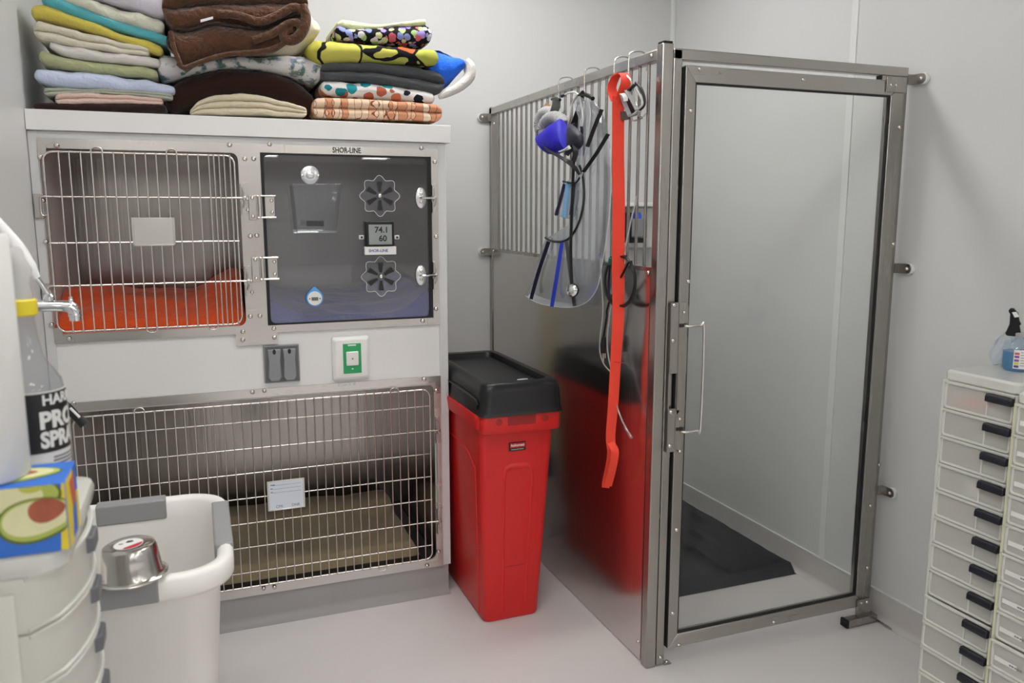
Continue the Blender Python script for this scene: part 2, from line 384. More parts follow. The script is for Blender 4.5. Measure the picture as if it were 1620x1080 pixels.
for px, py in ((90, 230), (363, 229), (387, 251), (401, 251), (64, 248), (68, 317), (68, 342), (73, 382), (82, 513), (110, 535), (384, 524), (384, 537),
               (426, 228), (666, 234), (687, 256), (689, 374), (689, 488), (668, 507), (433, 519), (434, 533), (396, 373), (406, 372), (396, 500), (411, 499)):
    p = fy(px, py); screw(p+Vector((0, -.006, 0)), (0, -1, 0), b, .0078)
def etched(s, px, py, size, par, m):
    p = fy(px, py); MB().text(s, size, (p.x, FY-.0042, p.z), (1, 0, 0), (0, 0, 1), extrude=.0002).obj('lettering', m, par, smooth=False)
ETCH = mat('etched letters', (.75, .73, .70), .6, .6)
INK = mat('black ink', (.01, .01, .01), .5)
etched('SHOR-LINE', 227, 226, .013, b, ETCH)
p = fy(548, 233); MB().text('SHOR-LINE', .0245, (p.x, FY-.0042, 1.6205), (1, 0, 0), (0, 0, 1), bold=.0003, sx=.78).obj('lettering', INK, b, smooth=False)

def loop2(a, b_, z, dz, w, y, r, mb):
    """arched hump that two neighbouring wires make over the frame wire"""
    pts = [(a, y, z)]
    for i in range(9):
        q = PI*i/8; pts.append(((a+b_)/2-(b_-a)/2*math.cos(q), y, z+dz*(.35+.65*math.sin(q))))
    pts.append((b_, y, z)); mb.tube(pts, r, 8, smooth=2)
def gate(par, x0, x1, z0, z1, xs, zs, humps_t, humps_b, y, rf=.0034, rw=.0024):
    mb = MB()
    mb.tube([(x, y, z) for x, z in rrect(x0, x1, z0, z1, .026, 6)], rf, 10, closed=True)
    for x in xs: mb.tube([(x, y-.004, z0-.003), (x, y-.004, z1+.003)], rw, 8)
    for z in zs: mb.tube([(x0-.003, y-.0005, z), (x1+.003, y-.0005, z)], rw*1.15, 8)
    for i in humps_t: loop2(xs[i], xs[i+1], z1, .016, 0, y-.004, rw, mb)
    for i in humps_b: loop2(xs[i], xs[i+1], z0, -.014, 0, y-.004, rw, mb)
    return mb.obj('wire_gate', WIRE, par)
pxs = [280, 330, 384, 434, 488, 540, 590, 640, 690, 740, 790, 838, 890, 938, 988, 1012, 1036, 1060, 1088]
xs = [fy(v/3, 241).x for v in pxs]
gx0, gx1, gz0, gz1 = fy(83, 380).x-.004, fy(375, 380).x+.003, 1.058, 1.594
ROD = [fy(200, 312).z, fy(200, 383).z, fy(200, 449).z]
g = gate(b, gx0, gx1, gz0, gz1, xs, ROD, (3, 10), (7, 13), FY-.012)
def hinge_rods(z, par):
    mb = MB(); mb.tube([(gx0+.02, FY-.013, z), (gx0-.012, FY-.013, z), (gx0-.016, FY-.013, z-.01), (gx0-.016, FY-.013, z-.052), (gx0-.002, FY-.013, z-.054)], .0036, 8, smooth=3)
    mb.box(gx0-.034, gx0-.010, FY-.009, FY-.004, z-.062, z+.008); mb.obj('hinge', STEEL, par, bevel=.001)
for z in (ROD[0], ROD[2]): hinge_rods(z, g)
def latch(x, z, par, flip=1):
    """slam latch: backing plate, bent keeper strip and the round rod end"""
    mb = MB(); mb.box(x-.008*flip, x+.010*flip, FY-.007, FY-.004, z-.052, z+.048)
    mb.box(x-.010, x-.007, FY-.024, FY-.004, z-.05, z-.012); mb.box(x-.010, x-.007, FY-.024, FY-.004, z+.008, z+.045)
    mb.tube([(x-.008, FY-.020, z+.042), (x-.002, FY-.024, z+.020), (x-.004, FY-.022, z+.004), (x+.002, FY-.024, z-.012), (x-.004, FY-.020, z-.03)], .0026, 6, smooth=3)
    mb.lathe([(.0, -.007), (.0065, -.005), (.0075, 0), (.006, .006), (0, .007)], (x+.001, FY-.014, z), (0, -1, 0), 12)
    return mb.obj('latch', STEEL, par, bevel=.0006)
for z in (ROD[0], ROD[2]):
    MB().tube([(gx1-.02, FY-.014, z), (Lx1+.012, FY-.016, z)], .0036, 8).obj('latch_rod', WIRE, g)
    l = latch(Lx1+.012, z, b); screw((Lx1+.022, FY-.006, z-.002), (0, -1, 0), l); screw((Lx1+.022, FY-.006, z-.038), (0, -1, 0), l)
p0, p1 = fy(208, 344), fy(279, 388)
mb = MB(); mb.box(p0.x, p1.x, FY-.021, FY-.018, p1.z, p0.z)
for q in ((p0.x, p0.x+.006, p1.z, p0.z), (p1.x-.006, p1.x, p1.z, p0.z), (p0.x, p1.x, p1.z, p1.z+.005)): mb.box(q[0], q[1], FY-.024, FY-.0205, q[2], q[3])
mb.obj('card_holder', STEELH, g, bevel=.001)

# oxygen door
d = MB().box(Rx0+.003, Rx1-.003, FY-.002, FY+.003, Rz0+.003, Rz1-.003).obj('oxygen_door', SMOKE, b, smooth=False)
mb = MB(); plate_hole(mb, (Rx0-.002, Rx1+.003, Rz0-.001, Rz1+.001), (Rx0+.008, Rx1-.010, Rz0+.005, Rz1-.006, .016), FY-.006, FY-.0025)
mb.obj('gasket', BLACK, d)
YP = FY-.005
p = fy(490, 277); k = MB(); k.lathe([(.030, 0), (.030, .003), (.027, .005), (.013, .006), (.012, .014), (.008, .016), (0, .016)], (p.x, YP, p.z), (0, -1, 0), 32)
k.obj('vent_knob', WHITEP if False else mat('pale aluminium', (.72, .72, .72), .25, .85), d)
for s in (-1, 1): screw((p.x+s*.026, YP-.004, p.z-.002), (0, -1, 0), d, .005)
# clear feeder tray
tl, tr, bl, br = fy(456, 292), fy(536, 292), fy(464, 368), fy(528, 368)
def tray(off, yy): return [(tl.x+off, yy, tl.z), (tr.x-off, yy, tr.z), (br.x-off, yy, bl.z+off), (bl.x+off, yy, bl.z+off)]
mb = MB(); o0, o1, i0, i1 = tray(0, YP), tray(.004, YP-.075), tray(.004, YP), tray(.008, YP-.071)
mb.add(o0+o1+i0+i1, [(0, 3, 7, 4), (1, 5, 6, 2), (3, 2, 6, 7), (4, 7, 6, 5), (8, 12, 15, 11), (9, 10, 14, 13), (11, 15, 14, 10), (12, 13, 14, 15), (0, 4, 12, 8), (1, 9, 13, 5), (4, 5, 13, 12)])
mb.obj('feeder_tray', ACRYL, d, bevel=.004)
mb = MB(); mb.tube([tuple(Vector(o1[3])), tuple(Vector(o1[2]))], .0035, 8); mb.tube([tuple(o0[0]), tuple(o0[3]), tuple(o0[2]), tuple(o0[1])], .0022, 6)
mb.obj('tray_rim', CLEARP, d)
a, e = fy(480, 349), fy(507, 357); MB().box(a.x, e.x, YP-.074, YP-.0735, e.z, a.z).obj('black_strip', DARK, d)
# scalloped rotary vents
def vent(px, py):
    p = fy(px, py); mb = MB(); ring = []
    for i in range(64):
        q = 2*PI*i/64; r = .062+.007*math.cos(8*q); ring.append((p.x+r*math.cos(q), YP, p.z+r*math.sin(q)))
    mb.prism(ring, (0, -.004, 0)); v = mb.obj('rotary_vent', ACRYL, d)
    ed = MB(); ed.tube([(x, y-.004, z) for x, y, z in ring], .0008, 5, closed=True); ed.obj('vent_edge', mat('bright acrylic edge', (.8, .8, .82), .3), v)
    for i in range(6):
        q = R(90+60*i); c0, s0 = math.cos(q), math.sin(q)
        f = lambda u, v_: (p.x+u*c0-v_*s0, YP-.0045, p.z+u*s0+v_*c0)
        MB().prism([f(.014, -.0035), f(.048, -.009), f(.048, .009), f(.014, .0035)], (0, -.0008, 0)).obj('slot', DARK, v, smooth=False)
    screw((p.x, YP-.004, p.z), (0, -1, 0), v, .0085)
vent(600, 310); vent(602, 437)
# thermometer
a, e = fy(576, 350), fy(622, 389); t = MB().box(a.x, e.x, YP-.016, YP, e.z, a.z).obj('thermometer', BLACK, d, bevel=.003)
a2, e2 = fy(581, 355), fy(618, 386); MB().box(a2.x, e2.x, YP-.0168, YP-.0158, e2.z, a2.z).obj('display', mat('lcd', (.30, .33, .32), .25), t)
cx, cz = (a2.x+e2.x)/2, (a2.z+e2.z)/2
MB().text('74.1', .028, (cx+.004, YP-.017, cz+.015), (1, 0, 0), (0, 0, 1), bold=.0006).obj('digits', INK, t, smooth=False)
MB().text('60', .028, (cx+.008, YP-.017, cz-.014), (1, 0, 0), (0, 0, 1), bold=.0006).obj('digits', INK, t, smooth=False)
a3, e3 = fy(575, 390), fy(625, 402); MB().box(a3.x, e3.x, YP-.0155, YP, e3.z, a3.z).obj('maker_plate', WHITEP, t, bevel=.002)
MB().text('SHOR-LINE', .0135, ((a3.x+e3.x)/2-.008, YP-.0157, (a3.z+e3.z)/2), (1, 0, 0), (0, 0, 1), bold=.0002).obj('lettering', mat('blue ink', (.02, .03, .30), .5), t, smooth=False)
for px in (571, 627):
    q = fy(px, 375); MB().box(q.x-.008, q.x+.008, YP-.004, YP, q.z-.007, q.z+.007).obj('clip', WHITEP, d, bevel=.001)
    MB().box(q.x-.003, q.x+.004, YP-.0065, YP-.004, q.z-.004, q.z+.003).obj('clip_screw', DARK, d)
# round blue gauge
q = fy(497, 471); G_ = MB(); ring = [(q.x+.028*math.cos(2*PI*i/40)*(1), YP, q.z+.028*math.sin(2*PI*i/40)+(.010*max(0, math.sin(2*PI*i/40))**12)) for i in range(40)]
gg = G_.prism(ring, (0, -.010, 0)).obj('gauge', mat('sky blue plastic', (.08, .35, .80), .4), d, bevel=.002)
MB().lathe([(.0235, 0), (.0235, .002), (0, .002)], (q.x, YP-.0098, q.z), (0, -1, 0), 32).obj('dial', WHITEP, gg)
MB().box(q.x-.011, q.x+.011, YP-.0128, YP-.0118, q.z-.0075, q.z+.004).obj('display', mat('dark lcd', (.12, .15, .13), .3), gg)
MB().box(q.x-.019, q.x-.015, YP-.0128, YP-.0118, q.z-.003, q.z+.001).obj('button', mat('red dot', (.4, .03, .03), .4), gg)
MB().box(q.x+.015, q.x+.019, YP-.0128, YP-.0118, q.z-.003, q.z+.001).obj('button', DARK, gg)
# hinges of the door
for py0, py1 in ((311, 343), (408, 440)):
    zt, zb = fy(425, py0).z, fy(425, py1).z; x0, x1 = fy(412, 400).x, fy(438, 400).x
    mb = MB(); mb.box(x0+.020, x1, YP-.004, YP, zb-.006, zt+.006); mb.obj('hinge', STEEL, d, bevel=.002)
    mb = MB()
    for z in (zt+.002, zb-.002): mb.tube([(x0-.004, YP-.010, z), (x1+.002, YP-.008, z)], .0036, 8)
    mb.tube([(x0+.004, YP-.008, zb-.006), (x0+.004, YP-.008, zt+.006)], .006, 10); mb.obj('hinge_pin', WIRE, d)
    for z in (zt-.012, zb+.014): screw((x1-.010, YP-.004, z), (0, -1, 0), d)
    MB().box(x0-.030, x0-.006, YP-.006, YP-.001, zb-.010, zt+.004).obj('hinge_leaf', STEEL, b, bevel=.0015)
    for z in (zt-.004, zb+.002): screw((x0-.018, YP-.006, z), (0, -1, 0), b)
for py in (313, 435):
    q = fy(665, py); MB().lathe([(.0185, 0), (.0185, .003), (.0165, .0045), (0, .0045)], (q.x, YP, q.z), (0, -1, 0), 32, sx=1., sy=1.9).obj('latch_disc', mat('pale aluminium', (.72, .72, .72), .25, .85), d)
    for s in (-1, 1): screw((q.x, YP-.004, q.z+s*.014), (0, -1, 0), d, .0055)
    MB().tube([(q.x-.004, YP-.006, q.z), (q.x+.004, YP-.018, q.z), (fr_-.018, YP-.020, q.z)], [.0034, .0042, .0042], 8, smooth=3).obj('latch_rod', CHROME, d)
    latch(fr_-.016, q.z, b)

# ------------------------------------------------------------------ lower cage
lo = thing('large_cage', (.2, 3.1, .11), 'wide stainless lower cage with a fine wire gate, near the floor', 'cage')
Bx0, Bx1, Bz0, Bz1 = fl+.024, .777, .138, .806
mb = MB(); plate_hole(mb, (fl, fr_, .108, .834), (Bx0, Bx1, Bz0, Bz1, .026), FY-.003, FY+.004); mb.obj('face_frame', STEELH, lo)
liner(MB(), Bx0-.012, Bx1+.010, Bz0-.012, Bz1+.012, .66).obj('liner', LINER, lo)
MB().box(Bx0-.010, Bx1+.008, FY+.006, FY+.650, Bz0-.0119, Bz0-.004).obj('rubber_tray', RUBBER, lo, bevel=.002)
tplate([(fr_-.045, .834), (fr_, .834), (fr_, .770), (fr_-.020, .770), (fr_-.020, .812), (fr_-.045, .812)], p=lo)
tplate([(fr_-.055, .108), (fr_, .108), (fr_, .175), (fr_-.020, .175), (fr_-.020, .130), (fr_-.055, .130)], p=lo)
for px, py in ((399, 619), (418, 617), (670, 599), (689, 617), (417, 929), (434, 927), (675, 893), (693, 871), (117, 637)):
    q = fy(px, py); screw((q.x, FY-.006, q.z), (0, -1, 0), lo, .0078)
etched('SHOR-LINE', 548, 608, .013, lo, ETCH)
sp = fy(396, 640).x-fy(381.3, 640).x
x1 = fy(667.5, 640).x; xs = [x1-sp*i for i in range(44)][::-1]; xs = [x for x in xs if x > Bx0+.02]
zs = [fy(684, v).z for v in (640, 679, 715, 751, 787.5, 822.5, 859)]
hx0, hx1 = Bx0+.008, fy(679, 740).x+.003
n = len(xs)
def nearest(px): X = fy(px, 630).x; return min(range(n-1), key=lambda i: abs((xs[i]+xs[i+1])/2-X))
g2 = gate(lo, hx0, hx1, Bz0+.008, fy(684, 614).z, xs, zs, (nearest(214), nearest(618)), (nearest(595), nearest(225)), FY-.012, .0034, .0022)
for z in (zs[1], zs[5]):
    MB().tube([(hx1-.02, FY-.014, z), (fr_-.014, FY-.016, z)], .0036, 8).obj('latch_rod', WIRE, g2); latch(fr_-.014, z, lo)
MB().box(fr_-.021, fr_-.017, FY-.022, FY-.004, .30, .60).obj('strike_plate', STEEL, lo)
p0, p1 = fy(421, 759), fy(482, 798)
mb = MB(); mb.box(p0.x, p1.x, FY-.021, FY-.018, p1.z, p0.z)
for q in ((p0.x, p0.x+.006, p1.z, p0.z), (p1.x-.006, p1.x, p1.z, p0.z), (p0.x, p1.x, p1.z, p1.z+.004)): mb.box(q[0], q[1], FY-.0235, FY-.0205, q[2], q[3])
ch = mb.obj('card_holder', STEELH, g2, bevel=.001)
cd = MB().box(p0.x+.006, p1.x-.006, FY-.0222, FY-.0212, p1.z+.004, p0.z-.005).obj('card', mat('card', (.68, .74, .82), .6), ch)
mb = MB(); mb.text('CPR', .013, (p0.x+.038, FY-.0223, p1.z+.013), (1, 0, 0), (0, 0, 1)); mb.text('DNR', .013, (p1.x-.032, FY-.0223, p1.z+.013), (1, 0, 0), (0, 0, 1))
for i in range(3):
    z = p0.z-.016-i*.013; mb.box(p0.x+.018, p1.x-.012, FY-.0226, FY-.0222, z, z+.0008); mb.box(p0.x+.011, p0.x+.018+.008*(i == 0), FY-.0226, FY-.0222, z+.001, z+.004)
mb.obj('card_print', mat('grey ink', (.15, .17, .25), .6), ch, smooth=False)

# ------------------------------------------------------------------ electrical fittings on the white band
YM = YC+.006
a, e = fy(416, 547), fy(475, 602)
o = thing('outlet_cover', ((a.x+e.x)/2, YM, e.z), 'grey weatherproof double outlet cover on the white panel between cages', 'outlet')
MB().box(a.x, e.x, YM-.012, YM-.0003, e.z, a.z).obj('cover_frame', GREYP, o, bevel=.003)
MB().box(a.x+.004, e.x-.004, YM-.0135, YM-.012, e.z+.004, a.z-.004).obj('recess', mat('dark grey plastic', (.12, .125, .13), .5), o)
for i in range(2):
    x0 = a.x+.012+i*(e.x-a.x-.018)/2; x1_ = x0+(e.x-a.x-.024)/2-.003; zm = [(x0, a.z-.012), (x1_, a.z-.012), (x1_-.003, a.z-.05), (x1_, e.z+.020), (x1_-.008, e.z+.007), (x0+.008, e.z+.007), (x0, e.z+.020), (x0+.003, a.z-.05)]
    f = MB().prism([(x, YM-.013, z) for x, z in zm], (0, -.012, 0)).obj('flip_lid', GREYP, o, bevel=.004, seg=3)
    mb = MB(); xc = (x0+x1_)/2; mb.lathe([(.0055, 0), (.0055, .0012), (0, .0012)], (xc, YM-.025, a.z-.020), (0, -1, 0), 12, sy=1.6, sx=1.); mb.obj('keyhole', DARK, f)
    mb = MB()
    for j in range(5): mb.box(xc-.004, xc+.004, YM-.0262, YM-.025, a.z-.052-j*.007, a.z-.049-j*.007)
    mb.obj('ridges', GREYP, f)
a, e = fy(524, 533), fy(585, 598)
o = thing('door_release_switch', ((a.x+e.x)/2, YM, e.z), 'white square wall switch with a green face and white push button', 'switch')
mb = MB(); mb.loft([[(x, y, z) for x, z in rrect(a.x+k, e.x-k, e.z+k, a.z-k, .008, 4)] for y, k in ((YM-.0003, 0), (YM-.012, .001), (YM-.020, .010), (YM-.021, .013))])
mb.obj('housing', WHITEP, o)
a2, e2 = fy(541, 543), fy(571, 588)
gp = MB().box(a2.x, e2.x, YM-.0225, YM-.0205, e2.z, a2.z).obj('face_plate', mat('green print', (.02, .36, .12), .4), o, bevel=.001)
a3, e3 = fy(546, 555), fy(566, 576)
MB().box(a3.x, e3.x, YM-.029, YM-.0222, e3.z, a3.z).obj('push_button', WHITEP, o, bevel=.004, seg=3)
MB().lathe([(.003, 0), (.003, .001), (0, .001)], ((a3.x+e3.x)/2, YM-.0292, (a3.z+e3.z)/2), (0, -1, 0), 12).obj('button_mark', GREYP, o)
mb = MB(); mb.box((a3.x+e3.x)/2-.014, (a3.x+e3.x)/2+.014, YM-.0232, YM-.0225, a2.z-.008, a2.z-.003); mb.box((a3.x+e3.x)/2-.003, (a3.x+e3.x)/2+.003, YM-.0232, YM-.0225, e2.z+.014, e2.z+.018); mb.obj('face_print', WHITEP, o)
# ------------------------------------------------------------------ folded linen on the countertop
def interp(pts, x):
    if x <= pts[0][0]: return pts[0][1]
    for (a, b), (c, d) in zip(pts, pts[1:]):
        if x <= c:
            t = (x-a)/(c-a+1e-9); return b+(d-b)*t
    return pts[-1][1]
def smoothed(pts, k=6):
    P, _ = curve([Vector((x, z, 0)) for x, z in pts], k, False, 1); return [(p.x, p.y) for p in P]
def folded(name, label, m, top, bot, y=2.80, depth=.40, lobes=1, n=56, amp=.0036, freq=20, cat='towel', group=None, bulge=1., obj=True, seed=0, zmin=1.7145, parent=None, backdrop=0.):
    """a folded cloth: its front outline in the photograph, real depth behind it, rounded folds in front"""
    T = smoothed([(fy(a, b, y).x, fy(a, b, y).z) for a, b in top]); B = smoothed([(fy(a, b, y).x, fy(a, b, y).z) for a, b in bot])
    x0 = min(T[0][0], B[0][0]); x1 = max(T[-1][0], B[-1][0])
    cols = []
    for i in range(n+1):
        x = x0+(x1-x0)*i/n; zt, zb = interp(T, x), interp(B, x); zb = max(zb, zmin); zt = max(zt, zb+.004); cols.append((x, zt, zb, 1.))
    e = 5; pre = []; post = []
    for k in range(e, 0, -1):
        a = PI/2*k/e; x, zt, zb, _ = cols[0]; h = (zt-zb)/2; pre.append((x-h*.8*math.sin(a)+h*.5, zt, zb, max(.04, math.cos(a))))
        x, zt, zb, _ = cols[-1]; h = (zt-zb)/2
    for k in range(1, e+1):
        a = PI/2*k/e; x, zt, zb, _ = cols[-1]; h = (zt-zb)/2; post.append((x+h*.8*math.sin(a)-h*.5, zt, zb, max(.04, math.cos(a))))
    cols = pre+cols[3:-3]+post
    rings = []; K = 12*lobes
    for x, zt, zb, sc in cols:
        zc, h = (zt+zb)/2, (zt-zb)/2*sc; ring = []
        for i in range(K+1):
            s = i/K; z = zc-h+2*h*s; ph = abs(math.sin(PI*lobes*s)); r = h/lobes*bulge
            ring.append(Vector((x, y+r*(1-ph**.55)+(1-sc)*.02, z)))
        for i in range(1, 9): ring.append(Vector((x, y+depth*i/9, zc+h)))
        for i in range(5): q = PI*i/4; ring.append(Vector((x, y+depth+h*math.sin(q)*.8, zc+h*math.cos(q))))
        for i in range(8, 0, -1): ring.append(Vector((x, y+depth*i/9, zc-h)))
        for j, p in enumerate(ring):
            d = noise.noise(p*freq+Vector((seed, seed*1.7, 0)))*amp+noise.noise(p*freq*3.1+Vector((seed, 0, 5)))*amp*.35
            ring[j] = p+Vector((d*.5, -d*1.2, max(d, zmin-p.z) if p.z < zmin+.004 else d))
        rings.append(ring)
    mb = MB(); mb.origin = Vector(((x0+x1)/2, y+depth/2, min(c[2] for c in cols))); mb.loft(rings)
    o = mb.obj(name, m, parent, angle=75)
    if label: tag(o, label, cat, group)
    return o
Z0 = at(300, 178, 1, 2.80)
st = 'left stack of linen on the countertop'
mid = 'middle stack of linen on the countertop'; rt = 'right stack of linen on the countertop'
folded('folded_towel', 'dark brown towel, lowest of the left linen stack', cloth('dark brown cloth', (.028, .014, .012)), [(54, 161), (120, 163), (250, 164), (262, 168)], [(54, 178), (150, 178), (262, 178)], group=st)
folded('folded_towel', 'pale pink towel with rolled left end, second from bottom of left stack', cloth('pale pink cloth', (.72, .52, .45)), [(90, 146), (120, 146), (180, 149), (256, 155)], [(90, 167), (120, 164), (200, 163), (252, 166)], lobes=2, group=st, seed=3)
folded('folded_towel', 'thin grey green towel between the pink and the light blue one', cloth('grey green cloth', (.42, .44, .36)), [(70, 137), (130, 140), (200, 142), (272, 147)], [(72, 152), (130, 147), (200, 149), (268, 157)], group=st, seed=4, lobes=2)
folded('folded_towel', 'light blue towel in the lower part of the left stack', cloth('light blue cloth', (.55, .62, .80)), [(57, 108), (120, 111), (200, 121), (275, 136)], [(57, 128), (100, 139), (180, 143), (273, 148)], y=2.795, group=st, seed=5, amp=.005)
folded('folded_towel', 'olive green towel in the middle of the left stack', cloth('olive cloth', (.40, .42, .24)), [(65, 77), (110, 91), (180, 100), (247, 108)], [(65, 102), (110, 110), (180, 118), (247, 124)], group=st, seed=6)
folded('folded_towel', 'white towel with faint pink blots, above the olive one', pattern('pink blotted cloth', (.66, .63, .60), 'speckle', [(.66, .45, .45), (.60, .50, .50)], (9, 9, 9), thr=.62), [(79, 65), (150, 78), (200, 85), (252, 90)], [(79, 76), (110, 90), (180, 99), (252, 106)], group=st, seed=7)
folded('folded_towel', 'cream towel below the yellow one in the left stack', cloth('cream cloth', (.66, .62, .50)), [(58, 31), (80, 37), (170, 60), (234, 76)], [(58, 62), (90, 68), (150, 78), (234, 88)], group=st, seed=8, lobes=2)
folded('folded_towel', 'yellow towel slanting across the left stack', cloth('yellow cloth', (.62, .52, .10)), [(52, 7), (80, 9), (175, 46), (255, 70)], [(52, 29), (85, 34), (170, 58), (252, 86)], group=st, seed=9)
folded('folded_towel', 'teal towel wedged on top of the yellow one', cloth('teal cloth', (.10, .40, .45)), [(68, -12), (110, 2), (175, 28), (264, 54)], [(68, 9), (100, 20), (175, 45), (264, 71)], group=st, seed=10, depth=.38)
folded('folded_towel', 'off white crinkled towel above the teal one', cloth('off white cloth', (.64, .63, .52), bump=1.), [(102, -14), (150, 0), (200, 14), (254, 27)], [(102, 0), (150, 22), (180, 33), (252, 54)], group=st, seed=11, amp=.006)
folded('folded_towel', 'lavender white towel on top of the left stack', cloth('lavender cloth', (.66, .63, .72)), [(140, -26), (200, -22), (263, -12)], [(150, -3), (210, 14), (263, 28)], group=st, seed=12, amp=.005)

folded('folded_blanket', 'cream blanket folded in three, on the countertop at the bottom of the middle stack', cloth('warm cream cloth', (.68, .60, .45)), [(302, 172), (318, 157), (345, 149), (400, 148), (440, 157), (484, 170)], [(302, 181), (350, 181), (420, 182), (484, 184)], y=2.785, depth=.33, lobes=3, cat='blanket', group=mid, seed=13, bulge=1.2)
folded('folded_blanket', 'dark brown blanket arched over the cream one in the middle stack', cloth('very dark brown cloth', (.030, .012, .008)), [(268, 134), (300, 117), (350, 108), (400, 108), (450, 117), (493, 143)], [(268, 178), (310, 168), (345, 151), (400, 150), (440, 159), (493, 180)], y=2.83, depth=.38, cat='blanket', group=mid, seed=14, n=50)
folded('folded_blanket', 'pale grey quilt with a green and blue speckled end', pattern('speckled quilt', (.60, .59, .58), 'speckle', [(.10, .17, .15), (.22, .26, .36), (.15, .22, .16)], (34, 34, 34), thr=.50), [(252, 83), (300, 90), (370, 88), (440, 88), (504, 84)], [(258, 127), (300, 117), (345, 106), (400, 107), (455, 117), (502, 134)], y=2.81, depth=.40, cat='quilt', group=mid, seed=15, amp=.004, n=50)
folded('fleece_blanket', 'cream fleece blanket sticking out to the right under the chocolate fleece', cloth('cream fleece', (.78, .70, .52)), [(350, 58), (420, 52), (468, 36), (488, 18), (502, 28)], [(350, 86), (420, 88), (470, 84), (500, 58)], y=2.83, depth=.38, cat='blanket', group=mid, seed=16, amp=.006)
FL = mat('chocolate fleece', (.105, .048, .026), .95, bump=1.0, bdist=.012, bscale=75, var=.35, vscale=60, spec=.05, sheen=.3)
fb = folded('fleece_blanket', 'chocolate brown curly fleece blanket hanging its corner over the middle stack', FL, [(268, -30), (330, -32), (420, -30), (482, -14)], [(271, 52), (300, 46), (340, 36), (400, 44), (440, 30), (484, 22)], y=2.775, depth=.40, lobes=2, cat='blanket', seed=17, amp=.006, freq=12, n=50)
folded('blanket_flap', None, FL, [(268, 44), (300, 42), (345, 34), (400, 44), (440, 36), (478, 22)], [(280, 84), (293, 110), (320, 96), (360, 86), (410, 84), (445, 74), (480, 46)], y=2.762, depth=.05, lobes=1, seed=18, amp=.006, freq=14, n=50, parent=fb)
mb = MB()
def onp(px, py, y): return tuple(fy(px, py, y))
mb.tube([onp(478, 8, 2.752), onp(484, 26, 2.75), onp(481, 44, 2.75), onp(472, 58, 2.752), onp(460, 64, 2.754), onp(449, 60, 2.756), onp(452, 50, 2.757), onp(463, 46, 2.756)], [.014, .016, .017, .017, .016, .015, .013, .010], 12, smooth=5)
mb.tube([onp(344, 22, 2.76), onp(375, 24, 2.755), onp(410, 34, 2.752), onp(440, 24, 2.752), onp(462, 12, 2.752), onp(476, 14, 2.752)], .013, 12, smooth=5)
mb.tube([onp(400, 64, 2.752), onp(430, 54, 2.750), onp(455, 38, 2.750), onp(470, 36, 2.750), onp(476, 46, 2.752)], .012, 12, smooth=5)
mb.obj('blanket_rolled_edge', FL, fb)
mb = MB(); mb.tube([onp(281, 100, 2.752), onp(293, 107, 2.75), onp(320, 97, 2.75), onp(360, 86, 2.75), (onp(420, 80, 2.75)), onp(450, 68, 2.752)], .0075, 10, smooth=5)
mb.tube([onp(270, 50, 2.756), onp(275, 76, 2.752), onp(286, 103, 2.75)], .0075, 10, smooth=5); mb.obj('stitched_hem', FL, fb)
a = Vector(onp(317, 31, 2.748)); e_ = Vector(onp(337, 26, 2.748)); MB().prism([a, a+Vector((0, 0, -.008)), e_+Vector((0, 0, -.007)), e_], (0, .003, 0)).obj('care_tag', mat('white tag', (.85, .85, .88), .6), fb)

folded('folded_blanket', 'peach and cream patterned blanket, lowest of the right linen stack', pattern('peach print', (.70, .45, .30), 'cells', [(.72, .42, .27), (.74, .55, .40), (.60, .28, .16), (.75, .60, .45)], (40, 20, 5), edge=(.22, .08, .04), thr=.03), [(500, 153), (560, 155), (640, 160), (697, 165)], [(500, 186), (560, 187), (640, 189), (697, 192)], y=2.79, depth=.40, cat='blanket', group=rt, seed=20, lobes=2, amp=.002)
folded('folded_blanket', 'white blanket with teal and rust butterfly blots', pattern('butterfly print', (.74, .72, .70), 'dots', [(.02, .22, .26), (.45, .12, .07), (.015, .02, .03), (.60, .18, .09), (.03, .30, .34)], (24, 24, 26), thr=.47), [(516, 127), (560, 129), (620, 134), (687, 146)], [(512, 150), (560, 154), (620, 158), (687, 163)], y=2.80, depth=.38, cat='blanket', group=rt, seed=21)
folded('folded_blanket', 'dark grey blanket folded double in the right stack', cloth('dark grey cloth', (.075, .08, .088)), [(514, 98), (580, 97), (640, 102), (700, 112)], [(512, 128), (560, 127), (620, 135), (692, 148)], y=2.80, depth=.40, cat='blanket', group=rt, seed=22, lobes=2, bulge=1.4)
yb = folded('folded_blanket', 'yellow green blanket with black line drawing and a bright blue end trimmed white', pattern('line drawn print', (.5, .5, .1), 'cells', [(.44, .42, .07), (.42, .44, .10), (.50, .47, .10), (.17, .10, .22), (.60, .12, .04), (.40, .42, .08)], (7, 7, 9), edge=(.012, .012, .014), thr=.032), [(490, 66), (505, 60), (560, 66), (630, 72), (692, 76)], [(492, 92), (510, 100), (580, 97), (640, 100), (692, 105)], y=2.785, depth=.42, cat='blanket', group=rt, seed=23)
folded('blanket_end', None, cloth('royal blue cloth', (.02, .14, .72)), [(686, 77), (705, 78), (725, 86), (737, 94)], [(690, 120), (700, 140), (715, 132), (735, 108)], y=2.80, depth=.36, seed=24, parent=yb, amp=.005)
mb = MB(); mb.tube([onp(737, 96, 2.815), onp(744, 106, 2.81), onp(742, 122, 2.81), onp(728, 136, 2.81), onp(706, 148, 2.815), onp(694, 154, 2.82)], [.014, .018, .020, .018, .014, .008], 12, smooth=5)
mb.tube([onp(742, 108, 2.83), onp(742, 112, 3.1)], .02, 12); mb.obj('blanket_trim', cloth('white fleece', (.72, .70, .66), bump=1., bscale=120), yb)
